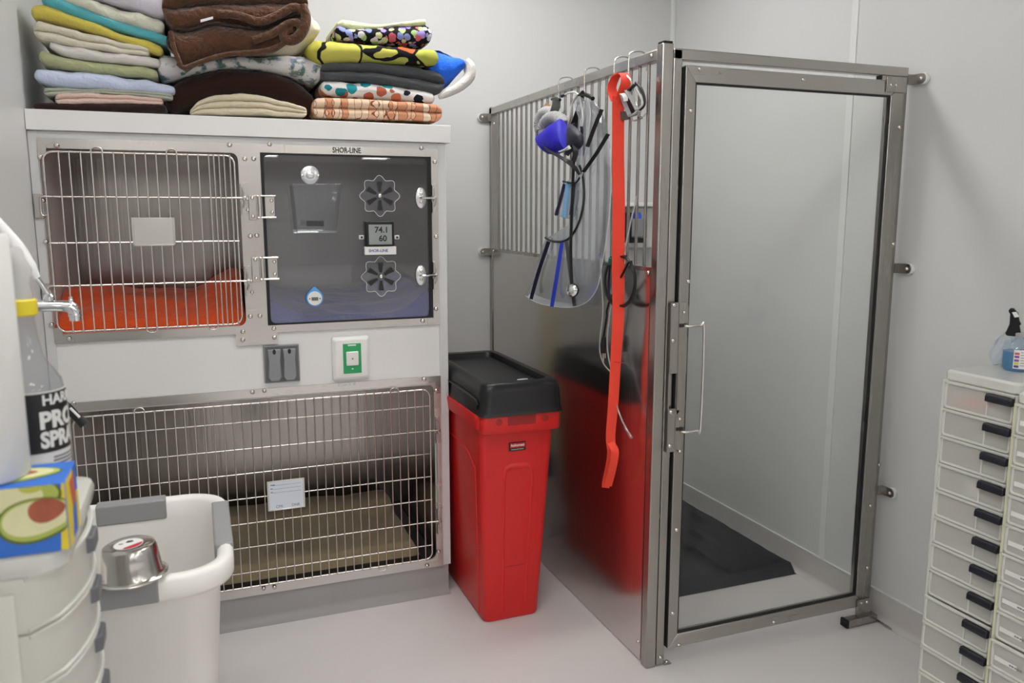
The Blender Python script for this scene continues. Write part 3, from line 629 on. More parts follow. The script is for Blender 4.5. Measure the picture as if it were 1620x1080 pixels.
fp = folded('folded_blanket', 'small bundle printed with coloured pebbles, on top of the right stack', pattern('pebble print', (.012, .012, .015), 'dots', [(.35, .25, .60), (.55, .55, .30), (.60, .12, .16), (.65, .60, .62), (.25, .30, .60), (.35, .50, .20)], (46, 46, 46), thr=.56), [(534, 38), (560, 44), (620, 40), (678, 36)], [(538, 62), (580, 65), (630, 69), (681, 71)], y=2.80, depth=.26, cat='blanket', group=rt, seed=25, amp=.002)
folded('blanket_top_fold', None, cloth('pale lime cloth', (.66, .70, .42)), [(534, 34), (548, 30), (600, 37), (640, 34), (674, 30)], [(540, 44), (570, 47), (620, 42), (674, 40)], y=2.812, depth=.24, seed=26, parent=fp)

# ------------------------------------------------------------------ bedding inside the cages
def pad(name, label, cat, m, x0, x1, y0, y1, zf, amp=.004, freq=9, seed=0, nx=44, ny=34, r=.018, parent=None, rot=0., piv=None):
    """soft pad: top height zf(u,v), bottom flat on z of zf.base"""
    base = zf(None, None); mb = MB(); V = []; F = []
    X = lambda u: x0+(x1-x0)*u
    for j in range(ny+1):
        v = j/ny
        for i in range(nx+1):
            u = i/nx; p = Vector((X(u), y0+(y1-y0)*v, 0)); e = min(u*(x1-x0), (1-u)*(x1-x0), v*(y1-y0), (1-v)*(y1-y0))
            k = min(1, e/r); k = math.sqrt(max(0, 1-(1-k)**2)); h = zf(u, v)-base+noise.noise(p*freq+Vector((seed, seed, 0)))*amp*2+noise.noise(p*freq*2.7+Vector((0, seed, 3)))*amp
            V.append(Vector((p.x, p.y, base+max(.001, h)*k)))
    n0 = len(V)
    for j in range(ny+1):
        for i in range(nx+1): V.append(Vector((X(i/nx), y0+(y1-y0)*j/ny, base)))
    W_ = nx+1
    for j in range(ny):
        for i in range(nx):
            a = j*W_+i; F.append((a, a+1, a+1+W_, a+W_)); F.append((n0+a, n0+a+W_, n0+a+1+W_, n0+a+1))
    for i in range(nx): F.append((i, n0+i, n0+i+1, i+1)); a = ny*W_+i; F.append((a, a+1, n0+a+1, n0+a))
    for j in range(ny): a = j*W_; F.append((a, a+W_, n0+a+W_, n0+a)); a += nx; F.append((a, n0+a, n0+a+W_, a+W_))
    mb.origin = Vector(((x0+x1)/2, (y0+y1)/2, base)); mb.add(V, F)
    o = mb.obj(name, m, angle=80)
    if rot: o.rotation_euler.z = rot
    return tag(o, label, cat)
zb = Lz0-.012
def zor(u, v):
    if u is None: return zb+.0005
    return zb+.035+.05*min(1, v*3)+.10*max(0, u-.72)*3.2*min(1, v*2.5)+.045*max(0, math.sin(v*PI))*(.6+.4*math.sin(u*5+1))
pad('blanket', 'orange fleece blanket bunched on the floor of the upper left cage', 'blanket', cloth('orange fleece', (.76, .095, .02), bump=.8), Lx0-.010, Lx1+.008, FY+.006, FY+.60, zor, seed=2, amp=.008)
zr = Rz0-.012
def zbl(u, v):
    if u is None: return zr+.0005
    return zr+.030+.09*max(0, (abs(u-.5)*2)**4)+.045*v
pad('blanket', 'royal blue blanket lying behind the clear oxygen door', 'blanket', cloth('dark blue cloth', (.012, .05, .36)), Rx0-.010, Rx1+.008, FY+.008, FY+.60, zbl, seed=5, amp=.006)
zl = Bz0-.012
def zta(u, v):
    if u is None: return zl+.0086
    return zl+.060+.012*v+.03*min(1, max(0, v-.62)*8)
pad('cage_mattress', 'khaki cage mattress on the floor of the wide lower cage', 'mattress', cloth('khaki cloth', (.30, .245, .15), bump=.5), Bx0+.03, Bx1-.045, FY+.06, FY+.60, zta, seed=8, amp=.005, freq=7)

# ------------------------------------------------------------------ red bin with black swing lid
rb = thing('waste_bin', (1.0, 2.78, 0), 'tall slim red plastic waste bin between the cages and the kennel', 'bin')
def rring(x0, x1, y0, y1, z, r, k=5): return [Vector((x, y, z)) for x, y in rrect(x0, x1, y0, y1, r, k)]
bx0, bx1, by0, by1 = .866, 1.072, 2.50, 3.03        # base
tx0, tx1, ty0, ty1 = .846, 1.118, 2.475, 3.055      # top
def lerp(a, b, t): return a+(b-a)*t
def side(t, o=0): return (lerp(bx0, tx0, t)-o, lerp(bx1, tx1, t)+o, lerp(by0, ty0, t)-o, lerp(by1, ty1, t)+o)
rings = []
for t in (0, .012, .5, .88): rings.append(rring(*side(t, -.004 if t == 0 else 0), .002+t*.72, .022))
rings.append(rring(*side(.93, .001), .700, .022)); rings.append(rring(*side(.94, .016), .708, .024)); rings.append(rring(*side(.99, .020), .750, .026))
rings.append(rring(*side(1, .017), .757, .024)); rings.append(rring(*side(1, .004), .757, .02)); rings.append(rring(*side(.9, -.004), .66, .02)); rings.append(rring(*side(.05, -.006), .03, .018))
mb = MB(); mb.loft(rings); body = mb.obj('bin_body', RED, rb, angle=50)
# raised surround of the front's recessed panel, the flute lines and the side flutes
def frontp(u, z):   # a point on the sloping front, u across 0..1
    t = (z-.002)/.72; x0, x1, y0, y1 = side(t); return Vector((lerp(x0, x1, u), y0, z))
def rib(uz, r=.004, name='rib', y=0):
    mb = MB(); mb.tube([frontp(u, z)+Vector((0, y, 0)) for u, z in uz], r, 8, smooth=3); return mb.obj(name, RED, rb)
mb = MB(); out = [(.30, .03), (.30, .52), (.33, .565), (.40, .575), (.66, .575), (.73, .565), (.76, .52), (.76, .03)]
inn = [(.35, .03), (.35, .51), (.37, .545), (.42, .552), (.64, .552), (.69, .545), (.71, .51), (.71, .03)]
vs = []; 
for off, L_ in ((0, out), (-.0045, [(lerp(o_[0], i_[0], .35), lerp(o_[1], i_[1], .35)) for o_, i_ in zip(out, inn)]), (-.0045, [(lerp(o_[0], i_[0], .7), lerp(o_[1], i_[1], .7)) for o_, i_ in zip(out, inn)]), (0, inn)): vs.append([frontp(u, z)+Vector((0, off+.0005, 0)) for u, z in L_])
n_ = len(out); mb.add([p for r_ in vs for p in r_], [(r_*n_+i, r_*n_+i+1, (r_+1)*n_+i+1, (r_+1)*n_+i) for r_ in range(3) for i in range(n_-1)])
mb.obj('front_panel_rim', RED, rb, angle=60)
MB().tube([frontp(.36, .20), frontp(.70, .20)], .0012, 6).obj('panel_line', mat('deep red plastic', (.35, .012, .01), .4), rb)
mb = MB()                                            # left side flute
def sidep(v, z):
    t = (z-.002)/.72; x0, x1, y0, y1 = side(t); return Vector((x0, lerp(y0, y1, v), z))
mb.tube([sidep(.10, .02), sidep(.10, .50), sidep(.14, .56), sidep(.30, .60), sidep(.7, .60), sidep(.86, .56), sidep(.9, .50), sidep(.9, .02)], .004, 8, smooth=4); mb.obj('side_rib', RED, rb)
# front grip: shelf with slot and two round holes
gz0, gz1 = .692, .755; gy = ty0-.038
mb = MB(); xa, xb_ = tx0-.006, tx1+.008
mb.loft([[Vector((x, y, z)) for x, y in rrect(xa+k, xb_-k, gy+k, ty0+.02, .020, 5)] for z, k in ((gz0, .004), (gz0+.006, 0), (gz1-.006, 0), (gz1, .003))])
hd = mb.obj('grip_rim', RED, rb, angle=50)
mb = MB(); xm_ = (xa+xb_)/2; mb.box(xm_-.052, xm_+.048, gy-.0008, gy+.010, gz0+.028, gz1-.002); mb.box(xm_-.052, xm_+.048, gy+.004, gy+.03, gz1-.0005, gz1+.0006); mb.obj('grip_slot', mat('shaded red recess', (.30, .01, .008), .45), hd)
mb = MB()
for s in (-1, 1): mb.lathe([(.015, 0), (.015, .0012), (0, .0012)], (xm_+s*.083, gy+.016, gz1-.0004), (0, 0, 1), 20); mb.lathe([(.012, 0), (.012, .001), (0, .001)], (xm_+s*.083, gy-.0002, gz1-.020), (0, -1, 0), 20)
mb.obj('grip_hole', mat('deep red plastic', (.35, .012, .01), .4), hd)
q = frontp(.5, .635); lb = MB().box(q.x-.030, q.x+.030, q.y-.004, q.y+.002, .620, .650).obj('maker_label', INK, rb, bevel=.001)
MB().box(q.x-.027, q.x+.027, q.y-.0046, q.y-.004, .631, .6475).obj('label_field', mat('label red', (.55, .01, .012), .4), lb)
mb = MB(); mb.text('Rubbermaid', .0115, (q.x, q.y-.0047, .6395), (1, 0, 0), (0, 0, 1), bold=.0003, sx=.86); mb.text('Commercial Products', .0055, (q.x, q.y-.0042, .6255), (1, 0, 0), (0, 0, 1), sx=.92)
mb.obj('lettering', WHITEP, lb, smooth=False)
# lid
lx0, lx1, ly0, ly1 = .8375, tx1+.014, ty0-.045, ty1+.03
rings = [rring(lx0-.004, lx1+.004, ly0-.004, ly1+.004, .756, .030), rring(lx0, lx1, ly0, ly1, .769, .034), rring(lx0+.004, lx1-.004, ly0+.004, ly1-.004, .834, .038), rring(lx0+.010, lx1-.010, ly0+.010, ly1-.010, .856, .04), rring(lx0+.024, lx1-.024, ly0+.024, ly1-.024, .866, .04),
         rring(lx0+.040, lx1-.040, ly0+.045, ly1-.045, .863, .03), rring(lx0+.046, lx1-.046, ly0+.055, ly1-.055, .842, .026), rring(lx0+.05, lx1-.05, ly0+.06, ly1-.06, .779, .024), rring(lx0+.01, lx1-.01, ly0+.01, ly1-.01, .756+.004, .024)]
mb = MB(); mb.loft(rings, cap=False); ld = mb.obj('lid_rim', BLACK, rb, angle=50)
mb = MB(); sl = []
for z, k in ((.826, .0), (.840, .0), (.846, .006)): sl.append(rring(lx0+.048+k, lx1-.048-k, ly0+.058+k, ly1-.058-k, z, .02))
mb.loft(sl); mb.obj('swing_flap', mat('black lid plastic', (.012, .012, .013), .42, spec=.35), ld)
MB().box((lx0+lx1)/2-.018+.012, (lx0+lx1)/2+.030, ly0+.040, ly0+.046, .8645, .8665).obj('white_label', WHITEP, ld)
mb = MB(); mb.tube([(lx0-.002, ly0+.05, .776), (lx0-.003, ly0+.08, .809), (lx0-.003, ly1-.10, .809), (lx0-.002, ly1-.05, .776)], .004, 8, smooth=4); mb.obj('lid_side_rib', BLACK, ld)
# ------------------------------------------------------------------ walk-in kennel: side panel, bars, door
kn = thing('walk_in_kennel', (1.6, 2.05, 0), 'stainless walk-in kennel in the room corner with barred side and glazed door', 'kennel')
XI = XB+.028                                          # inner face of the side frame
ZT, ZP = 1.8718, 1.2565
MB().box(XB+.004, XB+.016, YD+.045, YW-.030, .004, ZP).obj('side_sheet', SHEET, kn)
MB().box(XB+.002, XB+.028, YD+.035, YW-.030, ZP-.012, ZP+.001).obj('sheet_rail', KSTEEL, kn, bevel=.001)
MB().box(XB, XB+.028, YD+.034, YW-.006, ZT-.030, ZT).obj('top_rail', KSTEELH, kn, bevel=.002)
MB().box(XB, XB+.030, YW-.036, YW-.006, .002, ZT+.004).obj('wall_post', KSTEEL, kn, bevel=.002)
cp = MB().box(XB-.001, XB+.034, YD-.001, YD+.034, .001, ZT+.012).obj('corner_post', KSTEEL, kn, bevel=.003)
MB().box(XB+.001, XB+.032, YD+.001, YD+.032, ZT+.012, ZT+.018).obj('post_cap', BLACK, cp, bevel=.002)
MB().box(XB+.036, XB+.064, YD, YD+.034, .002, ZT-.002).obj('door_jamb', KSTEEL, kn, bevel=.0025)
XH = 2.150
MB().box(XB+.036, XH, YD, YD+.030, ZT-.030, ZT).obj('header', KSTEELH, kn, bevel=.0025)
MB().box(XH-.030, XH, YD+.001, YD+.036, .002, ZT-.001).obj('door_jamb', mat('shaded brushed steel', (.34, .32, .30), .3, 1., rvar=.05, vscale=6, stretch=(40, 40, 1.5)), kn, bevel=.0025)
ya, yb2 = fx(789.8, 330, XB+.014).y, fx(1036, 330, XB+.014).y
NB = 26
for i in range(NB):
    y = ya+(yb2-ya)*i/(NB-1)
    MB().tube([(XB+.014, y, ZP-.006), (XB+.014, y, ZT-.02)], .0050, 10).obj('bar', KSTEEL, kn)
for px, py in ((1036, 81), (965, 115)): pass
def xscrew(y, z, r=.006, x=XB-.001): return screw((x, y, z), (-1, 0, 0), kn, r)
xscrew(YD+.06, ZT-.014); xscrew(YD+.052, ZP-.016, x=XB+.002); xscrew(YW-.05, ZP-.01, x=XB+.002); xscrew(YD+.06, .06, x=XB+.004); xscrew(YW-.06, ZT-.07, .006, XB+.004)
def bracket(p, dirw, out, m=KSTEEL):
    """tab that ties the frame to a wall over a white spacer; dirw along the wall away from the frame, out off the wall"""
    p, u, n_ = Vector(p), Vector(dirw), Vector(out); v = Vector((0, 0, 1))
    mb = MB(); pl = [p+v*.016, p-v*.016]
    for i in range(9): q = -PI/2+PI*i/8; pl.append(p+u*(.034+.016*math.cos(q))+v*.016*math.sin(q))
    mb.prism([q+n_*.012 for q in pl], n_*.003); b_ = mb.obj('wall_bracket', m, kn, bevel=.0006)
    mb = MB(); mb.lathe([(.018, .001), (.018, .0118), (0, .0118)], p+u*.036, n_, 20); mb.obj('spacer', WHITEP, b_)
    screw(p+u*.034+n_*.015, n_, b_, .0065)
for z in (1.835, 1.235, .47): bracket((XR, YD, z), (0, -1, 0), (-1, 0, 0))
for z in (at(765, 186, 1, YW).z, at(766, 398, 1, YW).z): bracket((XB, YW, z), (-1, 0, 0), (0, -1, 0))
for z in (at(765, 186, 1, YW).z, at(766, 398, 1, YW).z): MB().box(XB-.002, XB+.004, YW-.040, YW-.012, z-.016, z+.016).obj('bracket_arm', KSTEEL, kn)
for z in (1.835, 1.235, .47): MB().box(XH-.002, XR-.011, YD-.002, YD+.003, z-.016, z+.016).obj('bracket_arm', KSTEEL, kn)
# door leaf
yl0, yl1 = YD-.012, YD+.020
def dp(px, py): return at(px, py, 1, yl0)
DX0, DX1 = dp(1072, 540).x, dp(1400, 540).x+.006
GX0, GX1 = (dp(1104, 127).x+dp(1072, 1004).x)/2, (dp(1408, 157).x+dp(1354, 937).x)/2
DZ1, DZ0 = dp(1250, 115).z, (dp(1055, 1028).z+dp(1366, 957).z)/2
GZ1, GZ0 = (dp(1104, 127).z+dp(1408, 157).z)/2, (dp(1072, 1004).z+dp(1354, 937).z)/2
def mitred(mb, o, i, y0, y1):
    """four mitred members: outer o and inner i = (x0,x1,z0,z1)"""
    O_ = [(o[0], o[2]), (o[1], o[2]), (o[1], o[3]), (o[0], o[3])]; I_ = [(i[0], i[2]), (i[1], i[2]), (i[1], i[3]), (i[0], i[3])]; out = []
    for k in range(4):
        j = (k+1) % 4; m_ = MB(); m_.prism([(x, y0, z) for x, z in (O_[k], O_[j], I_[j], I_[k])], (0, y1-y0, 0)); out.append(m_)
    return out
dr = MB().box(GX0-.010, GX1+.010, YD+.001, YD+.007, GZ0-.010, GZ1+.010).obj('door', GLASS, kn, smooth=False)
for k, m_ in enumerate(mitred(None, (DX0, DX1, DZ0, DZ1), (GX0-.003, GX1+.003, GZ0-.004, GZ1+.003), yl0, yl1)):
    m_.obj('door_frame', KSTEELH if k in (0, 2) else KSTEEL, dr, bevel=.0018)
for k, m_ in enumerate(mitred(None, (GX0-.005, GX1+.005, GZ0-.005, GZ1+.005), (GX0+.002, GX1-.002, GZ0+.002, GZ1-.002), yl0+.004, yl0+.012)):
    m_.obj('gasket', RUBBER, dr)
MB().box(DX0-.0015, DX0, yl0+.004, yl1-.002, DZ0+.004, DZ1-.004).obj('door_edge_shade', RUBBER, dr)  # black sliver for the gasketed leaf side, its shade put into the colour
for px, py in ((1107, 109), (1271, 126), (1093, 175), (1089, 445), (1070, 838), (1064, 970), (1074, 1020), (1224, 984), (1372, 898), (1391, 735), (1423, 201), (1413, 386), (1377, 800)):
    q = dp(px, py); screw((q.x, yl0, q.z), (0, -1, 0), dr, .0065)
# latch plates and pull handle (pixel heights read off the photograph, on the door's plane)
def dz(py, px=1072): return at(px, py, 1, yl0).z
jx = XB+.050
lt = MB(); lt.box(XB+.040, XB+.070, YD-.016, YD-.013, dz(590), dz(478)); lt.box(XB+.040, XB+.068, YD-.016, YD-.013, dz(713), dz(645))
lt.box(XB+.040, XB+.043, YD-.016, YD, dz(713), dz(478))
ltc = lt.obj('latch_plate', KSTEEL, dr, bevel=.001)
mb = MB(); mb.prism([(XB+.068, YD-.018, z) for z in (dz(478),)]+[(XB+.096, YD-.018, dz(479)), (XB+.100, YD-.018, dz(486)), (XB+.100, YD-.018, dz(512)), (XB+.092, YD-.018, dz(520)), (XB+.099, YD-.018, dz(535)), (XB+.099, YD-.018, dz(590)), (XB+.093, YD-.018, dz(604)), (XB+.093, YD-.018, dz(620)), (XB+.099, YD-.018, dz(634)), (XB+.099, YD-.018, dz(640)), (XB+.070, YD-.018, dz(655))], (0, .003, 0)); mb.obj('latch_guard', KSTEEL, dr)
mb = MB(); mb.prism([(XB+.066, YD-.018, dz(646)), (XB+.096, YD-.018, dz(653)), (XB+.096, YD-.018, dz(680)), (XB+.088, YD-.018, dz(684)), (XB+.096, YD-.018, dz(700)), (XB+.094, YD-.018, dz(714)), (XB+.066, YD-.018, dz(708))], (0, .003, 0)); mb.obj('latch_guard', KSTEEL, dr)
for py in (482, 538, 650, 703):
    screw((XB+.051, YD-.016, dz(py)), (0, -1, 0), dr, .0075)
for py, x in ((494, .085), (662, .082), (713, .086)): screw((XB+x, YD-.018, dz(py)), (0, -1, 0), dr, .005)
for py in (514, 677): MB().box(XB+.070, XB+.092, YD-.021, YD-.0175, dz(py)-.006, dz(py)+.004).obj('latch_slot', DARK, dr)
h0, h1 = dp(1090, 514), dp(1106, 514); h2 = dp(1088, 679)
mb = MB(); mb.tube([(h0.x-.02, yl0-.002, h0.z), (h0.x-.02, yl0-.022, h0.z), (h1.x-.012, yl0-.024, h0.z), (h1.x+.002, yl0-.024, h0.z-.018), (h1.x+.002, yl0-.024, h2.z+.018), (h1.x-.012, yl0-.024, h2.z), (h0.x-.02, yl0-.022, h2.z), (h0.x-.02, yl0-.002, h2.z)], .0042, 10, smooth=4)
mb.obj('pull_handle', WIRE, dr)
# pivots
q0, q1 = dp(1400, 127), dp(1430, 141)
mb = MB(); mb.box(q0.x+.004, DX1+.002, yl0-.005, yl0-.001, q1.z-.012, DZ1+.012); mb.box(q0.x-.014, q0.x+.004, yl0-.002, yl0+.014, DZ1-.002, DZ1+.013); mb.obj('top_pivot', KSTEEL, dr, bevel=.001)
MB().box(q0.x-.022, q0.x-.014, yl0-.003, yl0+.014, DZ1, DZ1+.013).obj('pivot_cap', BLACK, dr)
for i in (0, 1): screw((q0.x+.022+i*.02, yl0-.005, DZ1-.014), (0, -1, 0), dr, .006)
bq = dp(1350, 968)
fl_ = MB(); fl_.box(XH-.125, XH+.002, YD-.036, YD-.006, .004, .030); ft = fl_.obj('floor_pivot', KSTEEL, kn, bevel=.002)
MB().box(XH-.135, XH-.124, YD-.038, YD-.004, .003, .032).obj('end_plug', BLACK, ft, bevel=.003)
MB().box(XH-.075, XH-.025, YD-.022, YD-.0125, .028, DZ0+.030).obj('pivot_plate', KSTEEL, ft, bevel=.001)
for i in (0, 1): screw((XH-.062+i*.024, YD-.022, DZ0+.018), (0, -1, 0), ft, .006)
mb = MB(); mb.prism([(XH, YD-.07, .004), (XR-.03, YD-.10, .004), (XR-.026, YD-.07, .004), (XH+.006, YD-.01, .004)], (0, 0, .006)); mb.obj('floor_tab', KSTEEL, ft)
MB().box(XB+.064, XB+.09, YD-.004, YD+.018, .001, .004).obj('floor_tab', KSTEEL, kn); screw((XB+.078, YD+.008, .004), (0, 0, 1), kn, .0065); screw((XB+.05, YD-.0005, .03), (0, -1, 0), kn, .006)

def zm(u, v):
    if u is None: return .0008
    return .036
pm = pad('floor_mat', 'thick black soft mat on the kennel floor behind the glass door', 'mat', mat('charcoal cloth', (.012, .013, .019), .85, bump=.12, bscale=150, var=.2, spec=.2), 1.30, 2.166, 2.425, 3.44, zm, seed=9, amp=.005, freq=5, r=.012)

# ------------------------------------------------------------------ pump on a wall shelf seen between the bars
wx = at(1015, 360, 1, YW).x
pu = thing('infusion_pump', (wx, YW-.10, 1.3), 'small grey medical pump with blue dome on a white bracket behind kennel bars', 'pump')
sh0, sh1 = at(990, 322, 1, YW-.16), at(1046, 330, 1, YW-.16)
zt_ = at(1015, 325, 1, YW-.16).z; zb_ = at(1015, 393, 1, YW-.16).z; xa_ = at(992, 350, 1, YW-.16).x; xc_ = at(1052, 350, 1, YW-.16).x
MB().box(xa_+.01, xc_+.03, YW-.165, YW-.001, zt_-.005, zt_+.014).obj('bracket_shelf', WHITEP, pu, bevel=.003)
MB().box(xa_+.08, xc_+.03, YW-.10, YW-.001, zb_, zt_-.006).obj('bracket_body', WHITEP, pu, bevel=.006)
x_ = lambda px: at(px, 360, 1, YW-.16).x
MB().box(x_(1000), x_(1024), YW-.16, YW-.101, at(1010, 375, 1, YW-.16).z, at(1010, 346, 1, YW-.16).z).obj('pump_panel', GREYP, pu, bevel=.003)
MB().box(x_(988), x_(1000), YW-.16, YW-.101, at(990, 376, 1, YW-.16).z, at(990, 336, 1, YW-.16).z).obj('pump_clamp', BLACK, pu, bevel=.003)
MB().box(x_(990), x_(1018), YW-.17, YW-.101, at(1010, 384, 1, YW-.16).z, at(1010, 376, 1, YW-.16).z).obj('pump_base', BLACK, pu, bevel=.003)
MB().lathe([(.020, 0), (.020, .020), (.014, .032), (0, .036)], (x_(1012), YW-.135, at(1012, 347, 1, YW-.16).z), (0, 0, 1), 20).obj('blue_dome', mat('blue plastic', (.03, .10, .75), .35), pu)

# ------------------------------------------------------------------ things hung on the kennel's top rail
HX = XB-.020
def hook(px, py, drop, lab):
    """wire S-hook over the rail"""
    p = fx(px, py, HX+.006); z = ZT
    pts = [(XB+.046, p.y, z-.035), (XB+.048, p.y, z+.002), (XB+.030, p.y, z+.018), (XB-.004, p.y, z+.014), (HX+.006, p.y, z-.006), (HX+.006, p.y, z-.05-drop), (HX+.002, p.y-.006, z-.068-drop), (HX-.010, p.y-.010, z-.062-drop), (HX-.014, p.y-.012, z-.045-drop)]
    mb = MB(); mb.origin = Vector((HX, p.y, z)); mb.tube(pts, .0022, 8, smooth=5)
    return tag(mb.obj('wire_hook', WIRE), lab, 'hook', 'wire hooks over the kennel rail')
hook(884, 130, .00, 'thin wire hook over the top rail above the blue muzzle')
hook(925, 115, .02, 'thin wire hook over the top rail holding the clear cone')
hook(972, 100, .01, 'short wire hook over the rail from which the orange lead hangs')
hook(995, 92, .06, 'wire hook nearest the corner post, holding the grey mask')
def V(px, py, x=1.2): return fx(px, py, x)
def ribbon(pts, wd, th, x, m, name, parent=None, smooth=5, origin=None, jit=0):
    """flat strap following pixel points at distance plane x; wd a width or a list; its flat side turned to the room"""
    P = [V(a, b, x if not isinstance(x, (list, tuple)) else x[i]) for i, (a, b) in enumerate(pts)]
    W_ = wd if isinstance(wd, (list, tuple)) else [wd]*len(P)
    P, W_ = curve(P, smooth, False, W_); rings = []
    side_ = Vector((.88, -.47, 0)) # across the strap, roughly square to the view
    for i, p in enumerate(P):
        t = (P[min(i+1, len(P)-1)]-P[max(i-1, 0)]).normalized(); s_ = side_-t*side_.dot(t); s_.normalize(); n_ = t.cross(s_).normalized()
        if jit: n2 = noise.noise(p*9)*jit; s_ = (s_*math.cos(n2)+n_*math.sin(n2)).normalized(); n_ = t.cross(s_).normalized()
        h = W_[i]/2; rings.append([p-s_*h-n_*th/2, p+s_*h-n_*th/2, p+s_*h+n_*th/2, p-s_*h+n_*th/2])
    mb = MB()
    if parent is None: mb.origin = origin if origin is not None else P[0].copy()
    mb.loft(rings); return mb.obj(name, m, parent, angle=50)
def sheet(pts, x, m, name, parent=None, th=.0009, origin=None, bow=.0, k=3):
    P = [V(a, b, x) for a, b in pts]; P, _ = curve(P, k, True, 1)
    c_ = sum(P, Vector())/len(P); rad = max((p-c_).length for p in P)
    bmv = MB()
    if parent is None: bmv.origin = origin
    rings = []
    for s_ in (1, .66, .33, .02):
        rings.append([c_+(p-c_)*s_+Vector((-bow*(1-s_**2), 0, 0)) for p in P])
    vs = [p for r_ in rings for p in r_]; n_ = len(P); fs = []
    for i in range(3):
        for k2 in range(n_): l = (k2+1) % n_; fs.append((i*n_+k2, i*n_+l, (i+1)*n_+l, (i+1)*n_+k2))
    fs.append(tuple(3*n_+i for i in range(n_)))
    bmv.add(vs, fs); o = bmv.obj(name, m, parent, angle=80)
    sd = o.modifiers.new('th', 'SOLIDIFY'); sd.thickness = th; return o
# orange lead
OR = mat('orange webbing', (.85, .055, .025), .7, bump=.5, bscale=400, var=.06, vscale=30)
le = ribbon([(978, 152), (978, 250), (979, 330), (978, 420), (978, 500), (974, 570), (970, 640), (966, 690), (968, 720), (960, 760), (958, 771)], [.036, .036, .037, .038, .036, .033, .032, .030, .030, .028, .024], .0035, 1.195, OR, 'dog_lead', origin=V(975, 115, 1.2), jit=.5)
tag(le, 'long bright orange webbing lead hanging down the side of the kennel', 'lead')
ribbon([(974, 158), (968, 140), (974, 122), (981, 116)], [.030, .028, .024, .020], .0035, 1.205, OR, 'lead_loop', le)
ribbon([(979, 116), (988, 118), (990, 130), (984, 146), (979, 158)], [.022, .026, .030, .026, .020], .0035, [1.215, 1.20, 1.192, 1.190, 1.190], OR, 'lead_loop', le)
ribbon([(966, 700), (973, 715), (968, 745), (962, 768)], .024, .003, 1.185, OR, 'lead_end_fold', le)
MB().tube([V(968, 572, 1.191), V(988, 574, 1.191)], .0012, 6).obj('stitching', mat('dark orange thread', (.45, .02, .01), .7), le)
# clear recovery collar
CL = COLLARM
ec = sheet([(863, 378), (846, 430), (832, 468), (850, 479), (880, 485), (905, 486), (928, 478), (945, 455), (952, 420), (960, 372), (967, 300), (965, 235), (957, 190), (940, 160), (926, 148), (921, 180), (919, 240), (915, 290), (909, 345), (903, 378), (885, 383)], 1.222, CL, 'recovery_collar', origin=V(925, 148, 1.22), bow=.012, k=4)
tag(ec, 'large clear plastic recovery cone with black and blue edge tapes, hung flat on the bars', 'pet cone')
NAVY = mat('navy tape', (.012, .012, .045), .5); BLT = mat('blue tape', (.015, .05, .62), .45); SKY = mat('light blue tape', (.22, .48, .80), .45); BLK = mat('black tape', (.01, .01, .012), .5)
for pts, wd, m in (([(868, 382), (852, 430), (840, 473)], .014, NAVY), ([(889, 384), (882, 430), (873, 485)], .014, BLT), ([(896, 382), (902, 430), (909, 484)], .0125, BLK)):
    ribbon(pts, wd, .0012, 1.206, m, 'tape', ec)
mb = MB(); mb.tube([V(863, 376, 1.208), V(873, 381, 1.208), V(888, 382, 1.208), V(901, 376, 1.208), (V(911, 362, 1.208)), V(919, 342, 1.208), V(924, 312, 1.208), V(922, 280, 1.21), V(917, 262, 1.212)], .0042, 10, smooth=5); mb.obj('neck_rim', BLK, ec)
ribbon([(952, 173), (941, 200), (929, 232)], .013, .0012, 1.206, BLK, 'tape', ec); ribbon([(962, 212), (944, 242), (923, 272)], .013, .0012, 1.206, BLK, 'tape', ec)
mb = MB(); mb.tube([V(929, 150, 1.215), V(934, 180, 1.21), V(930, 215, 1.208), V(922, 265, 1.206), V(915, 320, 1.208), V(908, 345, 1.21)], .0016, 6, smooth=4); mb.obj('bright_edge', mat('bright clear edge', (.8, .82, .85), .15, spec=.8), ec)
mb = MB(); mb.tube([V(a_, b_, 1.2215) for a_, b_ in ((832, 468), (850, 479), (880, 485), (905, 486), (928, 478), (945, 455), (952, 420), (960, 372), (967, 300), (965, 235))], .0011, 6, smooth=4); mb.obj('bright_edge', MATS['bright clear edge'], ec)
sc = sheet([(893, 288), (886, 315), (876, 338), (886, 343), (898, 346), (908, 344), (914, 325), (916, 288)], 1.200, CL, 'recovery_collar', origin=V(905, 286, 1.2), bow=.006, k=3)
tag(sc, 'small clear recovery cone with light blue tape, hanging above the large cone\'s lower half', 'pet cone')
ribbon([(893, 291), (887, 315), (880, 340)], .012, .0012, 1.193, NAVY, 'tape', sc); ribbon([(900, 289), (897, 318), (893, 344)], .022, .0012, 1.194, SKY, 'tape', sc); ribbon([(908, 289), (906, 318), (903, 340)], .012, .0012, 1.193, BLK, 'tape', sc)
mb = MB(); mb.tube([V(891, 287, 1.192), V(900, 289, 1.190), V(911, 289, 1.192), V(917, 281, 1.196)], .0036, 8, smooth=4); mb.obj('neck_rim', BLK, sc)
sheet([(905, 150), (912, 170), (917, 200), (913, 240), (921, 210), (927, 175), (922, 155)], 1.19, CL, 'collar_tab', sc, bow=.004)
